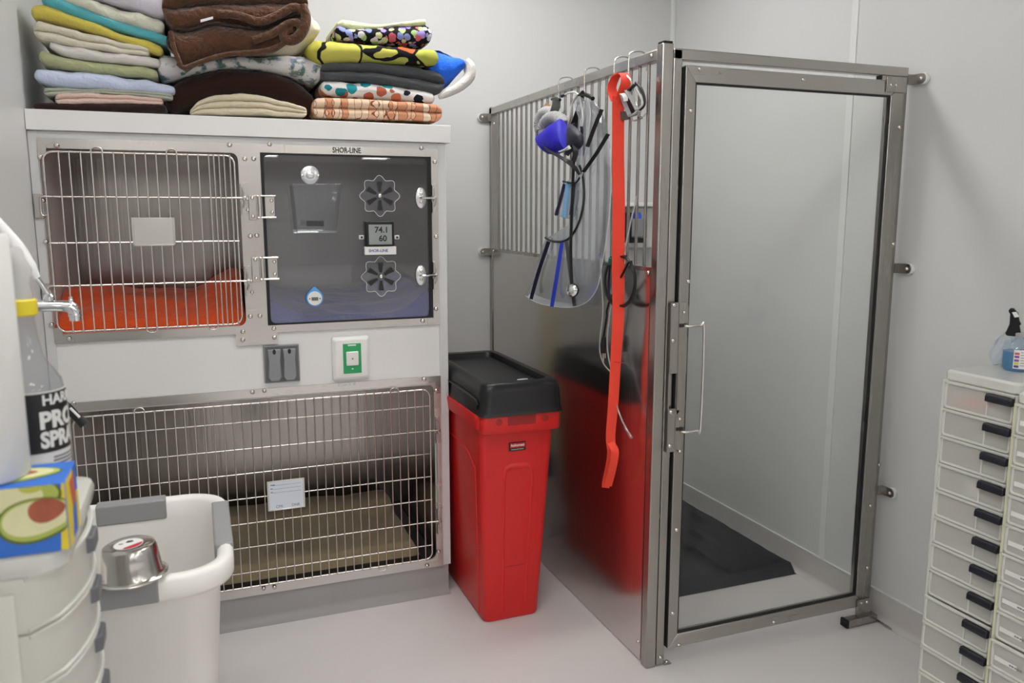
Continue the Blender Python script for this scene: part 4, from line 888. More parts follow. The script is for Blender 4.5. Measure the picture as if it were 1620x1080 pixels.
# stethoscope
ss = thing('stethoscope', V(912, 146, 1.18), 'black stethoscope with chrome ear tubes and a long tube down to a silver chest piece', 'stethoscope')
SX = 1.180
mb = MB(); mb.tube([V(893, 150, SX), V(900, 147, SX), V(909, 146, SX), V(916, 152, SX), V(920, 170, SX), V(922, 188, SX), V(920, 202, SX)], .0034, 8, smooth=5); mb.obj('ear_tube', EARM, ss)
mb = MB(); mb.tube([V(914, 151, SX+.01), V(905, 165, SX+.006), V(901, 186, SX), V(898, 205, SX), V(899, 217, SX), V(904, 223, SX)], .0034, 8, smooth=5); mb.obj('ear_tube', EARM, ss)
for a_, b_ in (((894, 150), (889, 152)), ((915, 151), (922, 146))): MB().tube([V(*a_, SX), V(*b_, SX)], [.0045, .0062], 10).obj('ear_tip', BLACK, ss)
mb = MB(); mb.tube([V(920, 200, SX), V(920, 212, SX), V(914, 224, SX), V(906, 226, SX), V(901, 214, SX), V(904, 200, SX), V(911, 196, SX)], .0050, 10, smooth=5); mb.tube([V(909, 224, SX), V(908, 250, SX), V(906, 300, SX+.004), V(904, 350, SX+.006), V(903, 400, SX+.008), V(904, 432, SX+.008), V(905, 450, SX+.008)], .0052, 10, smooth=5)
mb.obj('rubber_tube', BLACK, ss)
p_ = V(906, 459, SX); ca = Vector((-.80, -.60, .05))
MB().lathe([(.020, 0), (.0215, .003), (.0205, .008), (.013, .012), (.006, .014), (0, .0145)], p_, ca, 28).obj('chest_piece', CHROME, ss)
MB().lathe([(.0225, -.004), (.0235, -.001), (.0225, .0025), (.018, .003)], p_, ca, 28).obj('diaphragm_ring', BLACK, ss)
# blue muzzle with grey straps, wound bandage
bm_ = thing('nylon_muzzle', V(880, 215, 1.17), 'royal blue nylon muzzle with black strap, hanging left of the stethoscope', 'muzzle')
def skew_cone(name, m, parent, outline_a, outline_b, xs_, th=.002, n=20, open_=True):
    """sleeve between two ovals given by two opposite pixel points each"""
    rings = []
    for (a_, b_), x in zip((outline_a, outline_b), xs_):
        A_, B_ = V(*a_, x), V(*b_, x); c_ = (A_+B_)/2; u_ = (A_-B_)/2; w_ = Vector((-1, .25, 0))*u_.length*.35
        rings.append([c_+u_*math.cos(2*PI*i/n)+w_*math.sin(2*PI*i/n) for i in range(n)])
    mid_ = [a_.lerp(b_, .5)*1 for a_, b_ in zip(*rings)]; c0 = sum(mid_, Vector())/n; mid_ = [c0+(p-c0)*1.06 for p in mid_]
    mb = MB(); mb.loft([rings[0], mid_, rings[1]], cap=True); o = mb.obj(name, m, parent, angle=80)
    sd = o.modifiers.new('th', 'SOLIDIFY'); sd.thickness = th; sd.offset = -1; return o
BN = mat('royal blue nylon', (.018, .012, .42), .6, bump=.5, bscale=60, spec=.3)
skew_cone('muzzle_sleeve', BN, bm_, ((851, 215), (871, 244)), ((886, 188), (899, 239)), (1.165, 1.165))
sheet([(852, 217), (858, 221), (868, 234), (872, 243), (864, 238), (855, 229)], 1.146, mat('dark navy sheet', (.006, .006, .09), .7), 'muzzle_opening', bm_, th=.002)  # dark sheet over the capped end, standing in for the sleeve's open inside
sheet([(898, 196), (910, 200), (920, 212), (921, 228), (914, 238), (900, 240), (897, 222)], 1.168, mat('black navy nylon', (.012, .012, .03), .5), 'muzzle_front', bm_, th=.006, bow=.02)
ribbon([(853, 220), (866, 236), (884, 247), (898, 255), (910, 266), (917, 276)], [.008, .010, .014, .016, .013, .008], .003, [1.15, 1.142, 1.142, 1.155, 1.175, 1.19], BLK, 'muzzle_strap', bm_)
ribbon([(886, 240), (896, 236), (902, 232)], .012, .003, [1.138, 1.14, 1.15], mat('white loop tape', (.7, .7, .7), .7), 'label_patch', bm_)
ribbon([(896, 245), (908, 228), (911, 240), (907, 255)], .016, .003, [1.15, 1.16, 1.16, 1.16], BLK, 'muzzle_buckle', bm_)
ba = thing('cloth_muzzle', V(866, 185, 1.18), 'light grey quilted muzzle with ribbed rolls and a tan tab, behind the blue muzzle', 'muzzle')
GR = mat('light grey mesh', (.36, .36, .36), .9, bump=.6, bscale=300)
def ribbed(cpx, rx_, ry_, a0, a1, r, x, name):
    mb = MB(); P = []; RR = []
    N_ = 44
    for i in range(N_+1):
        q = R(a0+(a1-a0)*i/N_); P.append(V(cpx[0]+rx_*math.cos(q), cpx[1]-ry_*math.sin(q), x)); RR.append(r*(1+.07*math.sin(i*1.7)))
    mb.tube(P, RR, 14); return mb.obj(name, GR, ba)
ribbed((867, 196), 13, 18, 30, 215, .022, 1.20, 'padded_roll'); ribbed((877, 205), 17, 19, 20, 205, .022, 1.185, 'padded_roll'); ribbed((874, 184), 14, 10, 10, 190, .014, 1.215, 'padded_roll')
ribbon([(881, 158), (879, 170), (873, 182)], [.026, .030, .024], .004, 1.19, mat('grey webbing', (.16, .17, .16), .8), 'strap', ba)
ribbon([(868, 164), (863, 172), (867, 180)], [.020, .018, .012], .004, [1.21, 1.20, 1.19], mat('tan tab', (.50, .33, .14), .8), 'tab', ba)
MB().tube([V(873, 157, 1.2), V(880, 155, 1.19), V(886, 158, 1.18)], .005, 8).obj('buckle', BLACK, ba); ribbon([(847, 194), (852, 208), (850, 222)], .008, .003, 1.19, BLK, 'strap', ba)
# second stethoscope-like black holder with label behind the ear tubes
ho = thing('thermometer_case', V(912, 190, 1.2), 'slim black case with a small white label tucked behind the stethoscope', 'case')
ribbon([(921, 150), (916, 175), (909, 198), (903, 222)], [.016, .022, .028, .026], .012, 1.205, BLK, 'case_body', ho, smooth=3)
ribbon([(917, 166), (914, 176)], [.010, .010], .001, 1.190, mat('case label', (.62, .62, .55), .6), 'case_label', ho, smooth=2)
MB().tube([V(922, 148, 1.2), V(932, 152, 1.2), V(938, 156, 1.2)], .007, 8, smooth=2).obj('clip', BLACK, ho)
# grey and black mask beside the lead
mk = thing('basket_muzzle', V(1000, 160, 1.22), 'small grey and black basket muzzle hanging between the orange lead and the corner post', 'muzzle')
DG = mat('mid grey plastic', (.30, .31, .31), .45)
ribbon([(984, 150), (990, 168), (996, 182)], .012, .004, 1.19, DG, 'muzzle_rib', mk); ribbon([(991, 143), (1000, 158), (1008, 174)], .012, .004, 1.185, DG, 'muzzle_rib', mk)
ribbon([(996, 184), (1005, 181), (1012, 176)], .012, .004, 1.19, DG, 'muzzle_rib', mk); ribbon([(983, 152), (992, 146), (1004, 134)], .010, .004, 1.19, BLK, 'muzzle_rib', mk)
sheet([(986, 150), (993, 144), (1002, 158), (1006, 172), (997, 180), (991, 168)], 1.205, BLK, 'mesh_panel', mk, th=.003)
mb = MB(); mb.tube([V(1006, 131, 1.23), V(1014, 140, 1.228), V(1019, 154, 1.225), V(1019, 166, 1.222), V(1012, 174, 1.22)], .0045, 8, smooth=4); mb.obj('muzzle_hoop', BLK, mk)
mb = MB(); mb.tube([V(1003, 136, 1.222), V(1012, 150, 1.22), V(1017, 163, 1.218), V(1012, 170, 1.214), V(1006, 173, 1.21)], .0032, 8, smooth=4); mb.obj('inner_hoop', mat('pale plastic', (.6, .6, .6), .4), mk)
ribbon([(984, 148), (989, 152), (990, 160)], [.016, .016, .012], .002, 1.178, WHITEP, 'care_label', mk)
MB().prism([V(981, 176, 1.2), V(994, 176, 1.2), V(995, 188, 1.2), V(982, 190, 1.2)], (.012, 0, 0)).obj('buckle', mat('dark grey buckle', (.07, .07, .065), .5), mk)
mb = MB(); mb.tube([V(992, 120, 1.2), V(999, 130, 1.195), V(1003, 150, 1.19), (V(1008, 170, 1.19)), V(1010, 182, 1.195), V(1016, 186, 1.2), V(1022, 180, 1.205)], .0028, 8, smooth=4); mb.obj('wire_loop', WIRE, mk)
mb = MB(); mb.tube([V(998, 182, 1.2), V(1000, 190, 1.2), V(1008, 190, 1.2), V(1018, 186, 1.2)], .0022, 8, smooth=4); mb.obj('wire_loop', WIRE, mk)
# coiled black flex
cx_ = thing('power_cord', V(980, 400, 1.21), 'coiled black power cord with its plug hanging down behind the orange lead', 'cord')
mb = MB(); P = []
for i in range(64):
    q = 2*PI*i/21.3+1.2; P.append(V(981+(25-i/32)*math.cos(q), 445-(42-i/16)*math.sin(q), 1.214-.00025*i))
P += [V(963, 480, 1.21), V(960, 500, 1.212), V(956, 525, 1.212), V(955, 534, 1.212)]
mb.tube(P, .0036, 8, smooth=2); mb.tube([V(967, 405, 1.2), V(964, 430, 1.2), (V(963, 460, 1.2)), V(968, 475, 1.2)], .0036, 8, smooth=4); mb.obj('flex', BLACK, cx_)
MB().tube([V(955.5, 532, 1.21), V(955, 545, 1.21), V(954.5, 558, 1.21)], [.006, .011, .009], 10).obj('plug', BLACK, cx_)
MB().tube([V(954.5, 556, 1.21), V(954.5, 573, 1.21)], .0028, 8).obj('prong', SCREW, cx_); MB().tube([V(957.5, 556, 1.216), V(957.5, 566, 1.216)], .0022, 6).obj('prong', SCREW, cx_)
MB().tube([V(966, 408, 1.195), V(964, 418, 1.195)], .006, 8).obj('green_tie', mat('green tie', (.01, .15, .08), .5), cx_)
# clear tubing
ct_ = thing('oxygen_tubing', V(1000, 360, 1.22), 'thin clear plastic tubing looped behind the orange lead, its connector end hanging free', 'tubing')
TB = clear('vinyl tubing', (.9, .9, .9), haze=.45, hazecol=(.75, .75, .76), ior=1.5)
mb = MB(); mb.tube([V(1008, 310, 1.235), V(998, 350, 1.225), V(988, 395, 1.215), V(975, 440, 1.212), V(966, 490, 1.21), V(961, 530, 1.21), V(962, 560, 1.21), V(970, 600, 1.21), (V(976, 640, 1.205)), V(983, 662, 1.205), V(992, 680, 1.205)], .0026, 8, smooth=5)
mb.tube([V(949, 400, 1.225), V(951, 440, 1.215), V(954, 490, 1.212), V(950, 530, 1.21), V(949, 555, 1.21), V(955, 575, 1.21), V(966, 588, 1.21)], .0024, 8, smooth=5); mb.obj('tube', TB, ct_)
MB().tube([V(989, 676, 1.205), V(999, 692, 1.205)], [.0045, .0058], 10).obj('connector', CLEARP, ct_)
# ------------------------------------------------------------------ drawer carts on the right
HB = mat('black handle plastic', (.012, .012, .020), .35)
def cart_right(name_label, yA, yB, xF, zt, pitch, n, handle, labels, group=None):
    """drawer tower whose drawers face -x; yA far end, yB near end"""
    c = thing('drawer_tower', (xF+.15, (yA+yB)/2, 0), name_label, 'drawer tower')
    mb = MB(); mb.loft([[Vector((x, y, z)) for x, y in rrect(xF+k, XR-.006-k, yB+k, yA-k, .018, 4)] for z, k in ((zt-.030, .004), (zt-.026, 0), (zt-.006, 0), (zt, .005))])
    mb.obj('top_cover', FROSTD, c)
    mb = MB()
    for x0, x1, y0, y1 in ((xF-.003, xF+.014, yA-.009, yA), (xF-.003, xF+.014, yB, yB+.006)): mb.box(x0, x1, y0, y1, .05, zt-.03)
    mb.box(XR-.02, XR-.012, yB+.004, yA-.004, .05, zt-.03); mb.obj('corner_upright', FROSTD, c, bevel=.002)
    MB().box(xF+.018, XR-.02, yA-.004, yA-.002, .05, zt-.03).obj('side_panel', FROST, c)
    for k in range(n):
        z1 = zt-.030-pitch*k-.003; z0 = z1-pitch+.004; off = -.008 if k >= 8 else 0.
        y0, y1 = yB+.0065, yA-.0095; x0 = xF+off; x1 = XR-.03
        mb = MB(); t = .002
        mb.box(x0, x0+t, y0, y1, z0, z1); mb.box(x0+t, x1, y0, y0+t, z0, z1); mb.box(x0+t, x1, y1-t, y1, z0, z1); mb.box(x0+t, x1, y0, y1, z0, z0+t); mb.box(x1, x1+t, y0, y1, z0, z1)
        d_ = mb.obj('drawer', DRAWM, c)
        mb = MB(); mb.tube([(x0-.001, y, z) for y, z in rrect(y0+.004, y1-.004, z0+.004, z1-.003, .008, 4)], .0035, 6, closed=True)
        mb.box(x0-.006, x0, y0, y1, z1-.002, z1+.003); mb.obj('drawer_rim', FROSTD, d_)
        if handle:
            ya_, yb_ = yA-.139, yA-.212
            mb = MB(); mb.prism([(x0-.016, ya_, z1-.012), (x0-.016, ya_, z1-.026), (x0-.002, ya_, z1-.026), (x0-.002, ya_, z1-.006), (x0-.012, ya_, z1-.006)], (0, yb_-ya_, 0)); mb.obj('handle', HB, d_, bevel=.0015)
            MB().box(x0-.003, x0+.0, ya_, ya_+.003, z0+.002, z1-.004).obj('handle_recess_edge', FROSTD, d_)
        if labels:
            MB().box(x0-.0022, x0-.001, yA-.080, yA-.020, z0+.024, z0+.036).obj('label_strip', mat('label paper', (.78, .78, .76), .6), d_)
            mb = MB()
            for i in range(5): mb.box(x0-.0027, x0-.0022, yA-.066+i*-.007, yA-.061+i*-.007+.001*(i % 2), z0+.028, z0+.032)
            mb.obj('label_writing', mat('pencil grey', (.2, .2, .22), .7), d_)
        if labels: MB().tube([(x0-.003, yA-.005, z0), (x0-.003, yA-.005, z1)], .003, 6).obj('drawer_edge', mat('yellowed edge', (.62, .62, .42), .4), d_)
    mb = MB(); mb.box(xF+.004, XR-.01, yB+.002, yA-.002, .030, .052); mb.obj('base_tray', FROSTD, c, bevel=.004)
    for x in (xF+.03, XR-.04):
        for y in (yB+.03, yA-.03): MB().lathe([(.016, -.008), (.018, 0), (.016, .008)], (x, y, .0185), (0, 1, 0), 16).obj('castor', BLACK, c)
    return c
cart_right('frosted white plastic drawer tower with black handles against the right wall', 1.590, 1.372, 1.872, 1.0, .0768, 12, True, False)
cart_right('clear drawer tower with white label strips, at the right edge beside the black handled one', 1.368, 1.04, 1.856, .985, .0768, 12, False, True)
def dz_(k): return 1.0-.030-.0768*(k+1)+.0075+.0025
o = MB(); o.origin = Vector((1.93, 1.52, dz_(0))); o.tube([(1.90, 1.555, dz_(0)+.016), (1.892, 1.525, dz_(0)+.012), (1.896, 1.49, dz_(0)+.014), (1.905, 1.475, dz_(0)+.014), (1.93, 1.50, dz_(0)+.012), (1.93, 1.55, dz_(0)+.012)], .011, 10, smooth=5)
tag(o.obj('rubber_band_coil', mat('coral rubber', (.85, .16, .12), .5)), 'coral red rubber strap lying in the top drawer of the right tower', 'strap')
o = MB(); o.origin = Vector((1.91, 1.435, dz_(0))); o.lathe([(.010, 0), (.016, 0), (.016, .012), (.010, .012)], (1.91, 1.437, dz_(0)+.001), (0, 0, 1), 20); tag(o.obj('tape_ring', WHITEP), 'small white ring in the top drawer below the black handle', 'ring')
o = MB(); o.origin = Vector((1.92, 1.425, dz_(0))); o.lathe([(.016, 0), (.02, .006), (.018, .026), (0, .03)], (1.90, 1.405, dz_(0)+.001), (0, 0, 1), 16); tag(o.obj('rubber_stopper', mat('dark grey rubber', (.05, .05, .055), .6)), 'dark grey stopper in the top drawer beside the white ring', 'stopper')
o = MB(); o.origin = Vector((1.92, 1.43, dz_(1))); o.tube([(1.90, 1.44, dz_(1)+.012), (1.90, 1.42, dz_(1)+.018), (1.90, 1.405, dz_(1)+.012), (1.91, 1.395, dz_(1)+.010)], [.005, .012, .013, .008], 10, smooth=4); tag(o.obj('rubber_cuff', mat('dark grey rubber', (.05, .05, .055), .6)), 'dark rubber cuff in the second drawer from the top of the right tower', 'cuff')
o = MB(); o.origin = Vector((1.91, 1.52, dz_(3))); o.lathe([(.0, 0), (.022, .001), (.024, .02), (.022, .04), (0, .041)], (1.902, 1.49, dz_(3)), (0, 0, 1), 24); tag(o.obj('gauze_roll', WHITEP), 'white gauze roll in the fourth drawer from the top of the right tower', 'roll')
o = MB(); o.origin = Vector((1.91, 1.43, dz_(3))); o.lathe([(0, 0), (.018, .003), (.02, .018), (.012, .030), (0, .032)], (1.90, 1.405, dz_(3)), (0, 0, 1), 16); tag(o.obj('wrap_roll', mat('dull red wrap', (.45, .05, .05), .7)), 'dull red wrap roll in the fourth drawer behind the black handle', 'roll')
# sanitiser bottle and plastic bag on the tower
bx, by, bz = 2.035, 1.500, 1.0
sb = thing('sanitizer_bottle', (bx, by, bz), 'small clear spray bottle of blue liquid with black trigger, on the right drawer tower', 'bottle')
MB().lathe([(0, 0), (.036, 0), (.041, .006), (.041, .055), (.036, .070), (.018, .082), (.014, .086), (.014, .094), (.0, .094)], (bx, by, bz+.0005), (0, 0, 1), 36).obj('bottle_body', clear('bottle plastic', (.93, .97, 1), haze=.06), sb)
MB().lathe([(0, 0), (.034, 0), (.0385, .006), (.0385, .050), (0, .050)], (bx, by, bz+.002), (0, 0, 1), 32).obj('liquid', clear('blue liquid', (.25, .60, .85), haze=.35, hazecol=(.20, .55, .80), ior=1.33), sb)
cv = Vector((-bx, -by, 0)).normalized(); rv = Vector((cv.y*-1, cv.x, 0)); rv = Vector((0, 0, 1)).cross(cv)  # to the camera, to its right
def wrap(cx, cy, r, ang): return Vector((cx, cy, 0))+(cv_*math.cos(ang)+rv_*math.sin(ang))*r
cv_, rv_ = cv, rv
def band(cx, cy, r, a0, a1, z0, z1, th=.0006, n=16):
    mb = MB(); rings = []
    for i in range(n+1):
        a = a0+(a1-a0)*i/n; p, q = wrap(cx, cy, r, a), wrap(cx, cy, r+th, a); rings.append([p+Vector((0, 0, z0)), q+Vector((0, 0, z0)), q+Vector((0, 0, z1)), p+Vector((0, 0, z1))])
    return mb.loft(rings)
lb = band(bx, by, .0412, R(-18), R(100), bz+.010, bz+.060).obj('label', mat('label paper', (.78, .78, .76), .6), sb)
for i, (zc, col) in enumerate(((.050, (.6, .12, .10)), (.0415, (.25, .06, .30)), (.032, (.25, .08, .35)), (.024, (.70, .60, .08)), (.016, (.08, .06, .18)))):
    band(bx, by, .0419, R(-15), R(0), bz+zc-.003, bz+zc+.003, .0003, 4).obj('print_block', mat('print %d' % i, col, .5), lb)
for i in range(6): band(bx, by, .0419, R(4), R(60-7*(i % 3)), bz+.018+i*.007, bz+.0195+i*.007, .0003, 6).obj('print_line', mat('pencil grey', (.2, .2, .22), .7), lb)
MB().lathe([(.017, 0), (.017, .010), (.014, .012), (0, .012)], (bx, by, bz+.090), (0, 0, 1), 20).obj('collar', mat('clear grey collar', (.35, .35, .37), .3), sb)
def PB(px, py, off=0): 
    d = ray(px, py); n_ = cv; t = (Vector((bx, by, 0))+n_*off-Vector((0, 0, 0))).dot(n_)/d.dot(n_); return Vector((0, 0, CAMZ))+d*t
mb = MB(); out = [(1593, 531), (1590, 528), (1597, 513), (1598, 497), (1595, 492), (1598, 488), (1604, 488), (1611, 496), (1613, 508), (1616, 513), (1613, 515), (1615, 525), (1615, 533)]
mb.prism([PB(a_, b_, .010) for a_, b_ in out], -cv*.020); mb.obj('trigger_head', BLACK, sb, bevel=.002)
mb = MB(); mb.prism([PB(1601, 494, .0112), PB(1608, 493, .0112), PB(1613, 501, .0112), PB(1605, 502, .0112)], -cv*.001); mb.obj('head_sticker', mat('label paper', (.78, .78, .76), .6), sb)
bgp = MB(); bgp.origin = Vector((2.11, 1.555, 1.0)); rings = []
for i in range(13):
    t = i/12; rr_ = .012+.036*math.sin(PI*min(1, t*1.05))**.7; c_ = Vector((2.03+.10*t, 1.570-.03*t, 1.003))
    rings.append([c_+Vector((0, math.cos(2*PI*k/14)*rr_*.7*(1+.7*noise.noise(Vector((i*.7, k*.8, 0)))), rr_+math.sin(2*PI*k/14)*rr_*(1+.6*noise.noise(Vector((k*.9, i*.6, 4)))))) for k in range(14)])
for r_ in rings:
    for p in r_: p.z = max(p.z, 1.001)
bgp.loft(rings); tag(bgp.obj('plastic_bag', clear('bag film', (.92, .95, .98), haze=.40, hazecol=(.80, .85, .9), ior=1.5, rough=.1), angle=20), 'crumpled clear plastic bag behind the blue sanitiser bottle', 'bag')

# ------------------------------------------------------------------ left drawer cart with things on it
lc = thing('drawer_cart', (-.30, 1.26, 0), 'frosted plastic bow-fronted drawer cart with grey handles, nearest the camera on the left', 'drawer cart')
xr_, y0_, y1_ = -.170, 1.085, 1.425
mb = MB(); mb.loft([[Vector((x, y, z)) for x, y in rrect(XL+.004+k, xr_-k, y0_+k, y1_-k, .035, 6)] for z, k in ((.975, .003), (.979, 0), (.990, 0), (.998, .003), (1.0, .008))]); mb.obj('top_cover', FROST, lc)
def bow(off, k=10):
    """outline of a bow-fronted drawer"""
    P = [(XL+.012, y0_+.008+off)]
    xs0 = xr_-.050
    for i in range(k+1):
        v = i/k; y = lerp(y0_+.008+off, y1_-.008-off, v); x = xs0+.055*math.sin(PI*v)**.55-off; P.append((x, y))
    P.append((XL+.012, y1_-.008-off)); return P
for k in range(11):
    z1 = .972-.0755*k; z0 = z1-.0735
    mb = MB(); o_ = bow(0); o2 = bow(.0015); i_ = bow(.003)
    mb.loft([[Vector((x, y, z0)) for x, y in o2], [Vector((x, y, z0+.010)) for x, y in o_], [Vector((x, y, z1)) for x, y in o_], [Vector((x, y, z1)) for x, y in i_], [Vector((x, y, z0+.004)) for x, y in i_]])
    d_ = mb.obj('drawer', FROST, lc, angle=50)
    mb = MB(); mb.tube([(x+.001, y, z0+.004) for x, y in o_[1:-1]], .003, 6); mb.tube([(x+.001, y, z1-.002) for x, y in o_[1:-1]], .003, 6); mb.obj('drawer_rim', FROSTD, d_)
    yc_ = (y0_+y1_)/2
    MB().prism([(xr_+.002, yc_-.030, z1-.008), (xr_+.014, yc_-.022, z1-.008), (xr_+.014, yc_+.022, z1-.008), (xr_+.002, yc_+.030, z1-.008)], (0, 0, -.024)).obj('handle', mat('dark grey grip', (.13, .135, .15), .45), d_, bevel=.003)
mb = MB(); mb.box(XL+.006, xr_-.060, y0_+.001, y0_+.004, .062, .956)
for i in range(22): mb.box(XL+.02, xr_-.10, y0_-.001, y0_+.001, .10+i*.038, .104+i*.038)
mb.obj('side_panel', FROST, lc)
mb = MB()
for y in (y1_-.003,): mb.box(XL+.006, XL+.05, y-.003, y+.003, .06, .956); mb.box(xr_-.075, xr_-.055, y-.003, y+.003, .06, .956)
mb.obj('upright', FROSTD, lc, bevel=.002)
mb = MB(); mb.box(XL+.006, xr_-.03, y0_+.003, y1_-.003, .035, .062); mb.obj('base_tray', FROSTD, lc, bevel=.004)
for x in (XL+.04, xr_-.07):
    for y in (y0_+.04, y1_-.04): MB().lathe([(.017, -.008), (.0195, 0), (.017, .008)], (x, y, .020), (0, 1, 0), 16).obj('castor', BLACK, lc)

# fruit-picture carton
ax0, ax1, ay0, ay1, az0, az1 = -.425, -.166, 1.095, 1.190, 1.0005, 1.088
cb = thing('carton', (-.30, 1.14, 1.0), 'blue and yellow carton printed with halved avocados, on the left drawer cart', 'box')
BLU = mat('carton blue', (.03, .16, .62), .45, var=.1); YEL = mat('carton yellow', (.80, .62, .03), .45)
MB().box(ax0, ax1, ay0, ay1, az0, az1).obj('box_body', BLU, cb, bevel=.001)
SKIN = mat('printed avocado skin', (.10, .14, .02), .5); RIM = mat('printed avocado green', (.42, .50, .10), .5); FLESH = mat('printed avocado flesh', (.74, .72, .42), .5, var=.12, vscale=30); SEEDM = mat('printed avocado stone', (.38, .10, .05), .5, var=.4, vscale=40); HOLE = mat('printed hollow', (.50, .52, .08), .5)
def leafshape(cx, cz, rx_, rz_, tilt, clipx=None, n=40, egg=.22):
    out = []
    for i in range(n):
        q = 2*PI*i/n; u = rx_*math.cos(q); v_ = rz_*math.sin(q)*(1-egg*math.cos(q)); a = R(tilt)
        out.append((cx+u*math.cos(a)-v_*math.sin(a), cz+u*math.sin(a)+v_*math.cos(a)))
    return out
def printed(face, shapes, par):
    """flat printed shapes on a carton face: 'f' front (x,z), 't' top (x,y), 's' right side (y,z)"""
    for lay, (nm, pts, m_) in enumerate(shapes):
        h = .0004*(lay+1)
        if face == 'f': P = [(min(max(x, ax0+.001), ax1-.001), ay0-h, min(max(z, az0+.001), az1-.001)) for x, z in pts]; d_ = (0, h, 0)
        elif face == 't': P = [(min(max(x, ax0+.001), ax1-.001), min(max(z, ay0+.001), ay1-.001), az1+h) for x, z in pts]; d_ = (0, 0, -h)
        else: P = [(ax1+h, min(max(x, ay0+.001), ay1-.001), min(max(z, az0+.001), az1-.001)) for x, z in pts]; d_ = (-h, 0, 0)
        MB().prism(P, d_).obj(nm, m_, par, smooth=False)
def F(px, py): p = at(px, py, 1, ay0); return p.x, p.z
fx0, fz0 = F(64, 815); fx1, fz1 = F(22, 782)
sc_ = 1.06/1284.6
printed('f', [('printed_fruit', leafshape(fx1, fz1, 62*sc_, 38*sc_, -6), SKIN), ('printed_flesh', leafshape(fx1, fz1+.001, 58*sc_, 33*sc_, -6), RIM), ('printed_flesh', leafshape(fx1-.01, fz1, 50*sc_, 26*sc_, -6), FLESH), ('printed_hollow', leafshape(fx1+.018, fz1+.008, 16*sc_, 10*sc_, -10), HOLE),
              ('printed_fruit', leafshape(fx0, fz0-.004, 58*sc_, 33*sc_, 10), SKIN), ('printed_flesh', leafshape(fx0, fz0-.003, 54*sc_, 30*sc_, 10), RIM), ('printed_flesh', leafshape(fx0, fz0-.001, 50*sc_, 25*sc_, 10), FLESH), ('printed_stone', leafshape(fx0+.008, fz0+.007, 25*sc_, 18*sc_, 10), SEEDM)], cb)
printed('t', [('printed_fruit', leafshape(-.245, 1.145, .070, .036, 4), SKIN), ('printed_flesh', leafshape(-.245, 1.145, .067, .033, 4), RIM), ('printed_flesh', leafshape(-.245, 1.146, .060, .027, 4), FLESH), ('printed_stone', leafshape(-.235, 1.147, .032, .012, 4), SEEDM)], cb)
printed('s', [('yellow_flash', [(ay0+.001, az0+.001), (ay0+.030, az0+.001), (ay0+.060, az1-.001), (ay0+.001, az1-.001)], YEL), ('red_flash', [(ay0+.030, az1-.01), (ay0+.065, az1-.006), (ay0+.070, az0+.045), (ay0+.045, az0+.04)], mat('carton red', (.60, .12, .08), .5)), ('yellow_flash', [(ay1-.022, az0+.001), (ay1-.006, az0+.001), (ay1-.006, az0+.05), (ay1-.016, az0+.05)], YEL)], cb)
printed('f', [('yellow_band', [(ax1-.010, az0), (ax1, az0), (ax1, az1), (ax1-.004, az1)], YEL)], cb)

# paper towel roll
pr = thing('paper_towel_roll', (-.266, 1.150, 1.0895), 'white paper towel roll standing on the avocado carton at the left edge', 'paper roll')
PT = mat('paper towel', (.74, .74, .72), .9, bump=.35, bscale=70)
mb = MB(); mb.lathe([(.020, 0), (.053, 0), (.055, .003), (.055, .297), (.053, .300), (.020, .300), (.020, 0)], (-.266, 1.150, 1.0897), (0, 0, 1), 48); mb.obj('paper', PT, pr)
MB().lathe([(.018, 0), (.020, 0), (.020, .299), (.018, .299), (.018, 0)], (-.266, 1.150, 1.0900), (0, 0, 1), 32).obj('cardboard_core', mat('cardboard', (.35, .25, .15), .8), pr)

# spray bottle
sx_, sy_ = -.238, 1.352
hb = thing('spray_bottle', (sx_, sy_, 1.0), 'clear spray bottle with yellow collar and black and white label, behind the paper roll', 'bottle')
MB().lathe([(0, 0), (.040, 0), (.044, .005), (.044, .155), (.041, .172), (.030, .190), (.021, .205), (.016, .235), (.013, .262), (.013, .270), (0, .270)], (sx_, sy_, 1.0005), (0, 0, 1), 40).obj('bottle_body', clear('smoky bottle plastic', (.86, .87, .88), haze=.16, hazecol=(.6, .61, .63)), hb)
cv_ = Vector((-sx_, -sy_, 0)).normalized(); rv_ = Vector((0, 0, 1)).cross(cv_)
w1 = band(sx_, sy_, .0442, R(-60), R(110), 1.015, 1.160, .0005, 30).obj('label', mat('label white', (.74, .74, .72), .5), hb)
band(sx_, sy_, .0448, R(-16), R(105), 1.070, 1.158, .0005, 26).obj('label_black', INK, w1)
def bent(s, size, a0, z, bold=0., m=WHITEP, sx=1.):
    r = .0455
    mb = MB(); mb.text(s, size, (0, 0, 0), (1, 0, 0), (0, 0, 1), out=lambda x, y, zz: Vector((sx_, sy_, z+y))+(cv_*math.cos(R(a0)+x/r)+rv_*math.sin(R(a0)+x/r))*(r+zz), bold=bold, align='LEFT', sx=sx)
    return mb.obj('lettering', m, w1, smooth=False)
bent('HARRIS', .021, 15, 1.147, .0006); bent('PROFESSIONAL', .034, 8, 1.117, .0014, sx=.95); bent('SPRAYER', .032, 8, 1.088, .0014, sx=.80)
GI = mat('pencil grey', (.2, .2, .22), .7)
for i in range(8): band(sx_, sy_, .0448, R(28-i), R(80), 1.060-i*.0052, 1.0618-i*.0052+(.001 if i < 3 else 0), .0003, 8).obj('print_line', GI, w1)
MB().lathe([(.0165, 0), (.0185, .002), (.0185, .022), (.0165, .024), (0, .024)], (sx_, sy_, 1.268), (0, 0, 1), 28).obj('collar', mat('yellow collar', (.80, .66, .03), .4), hb)
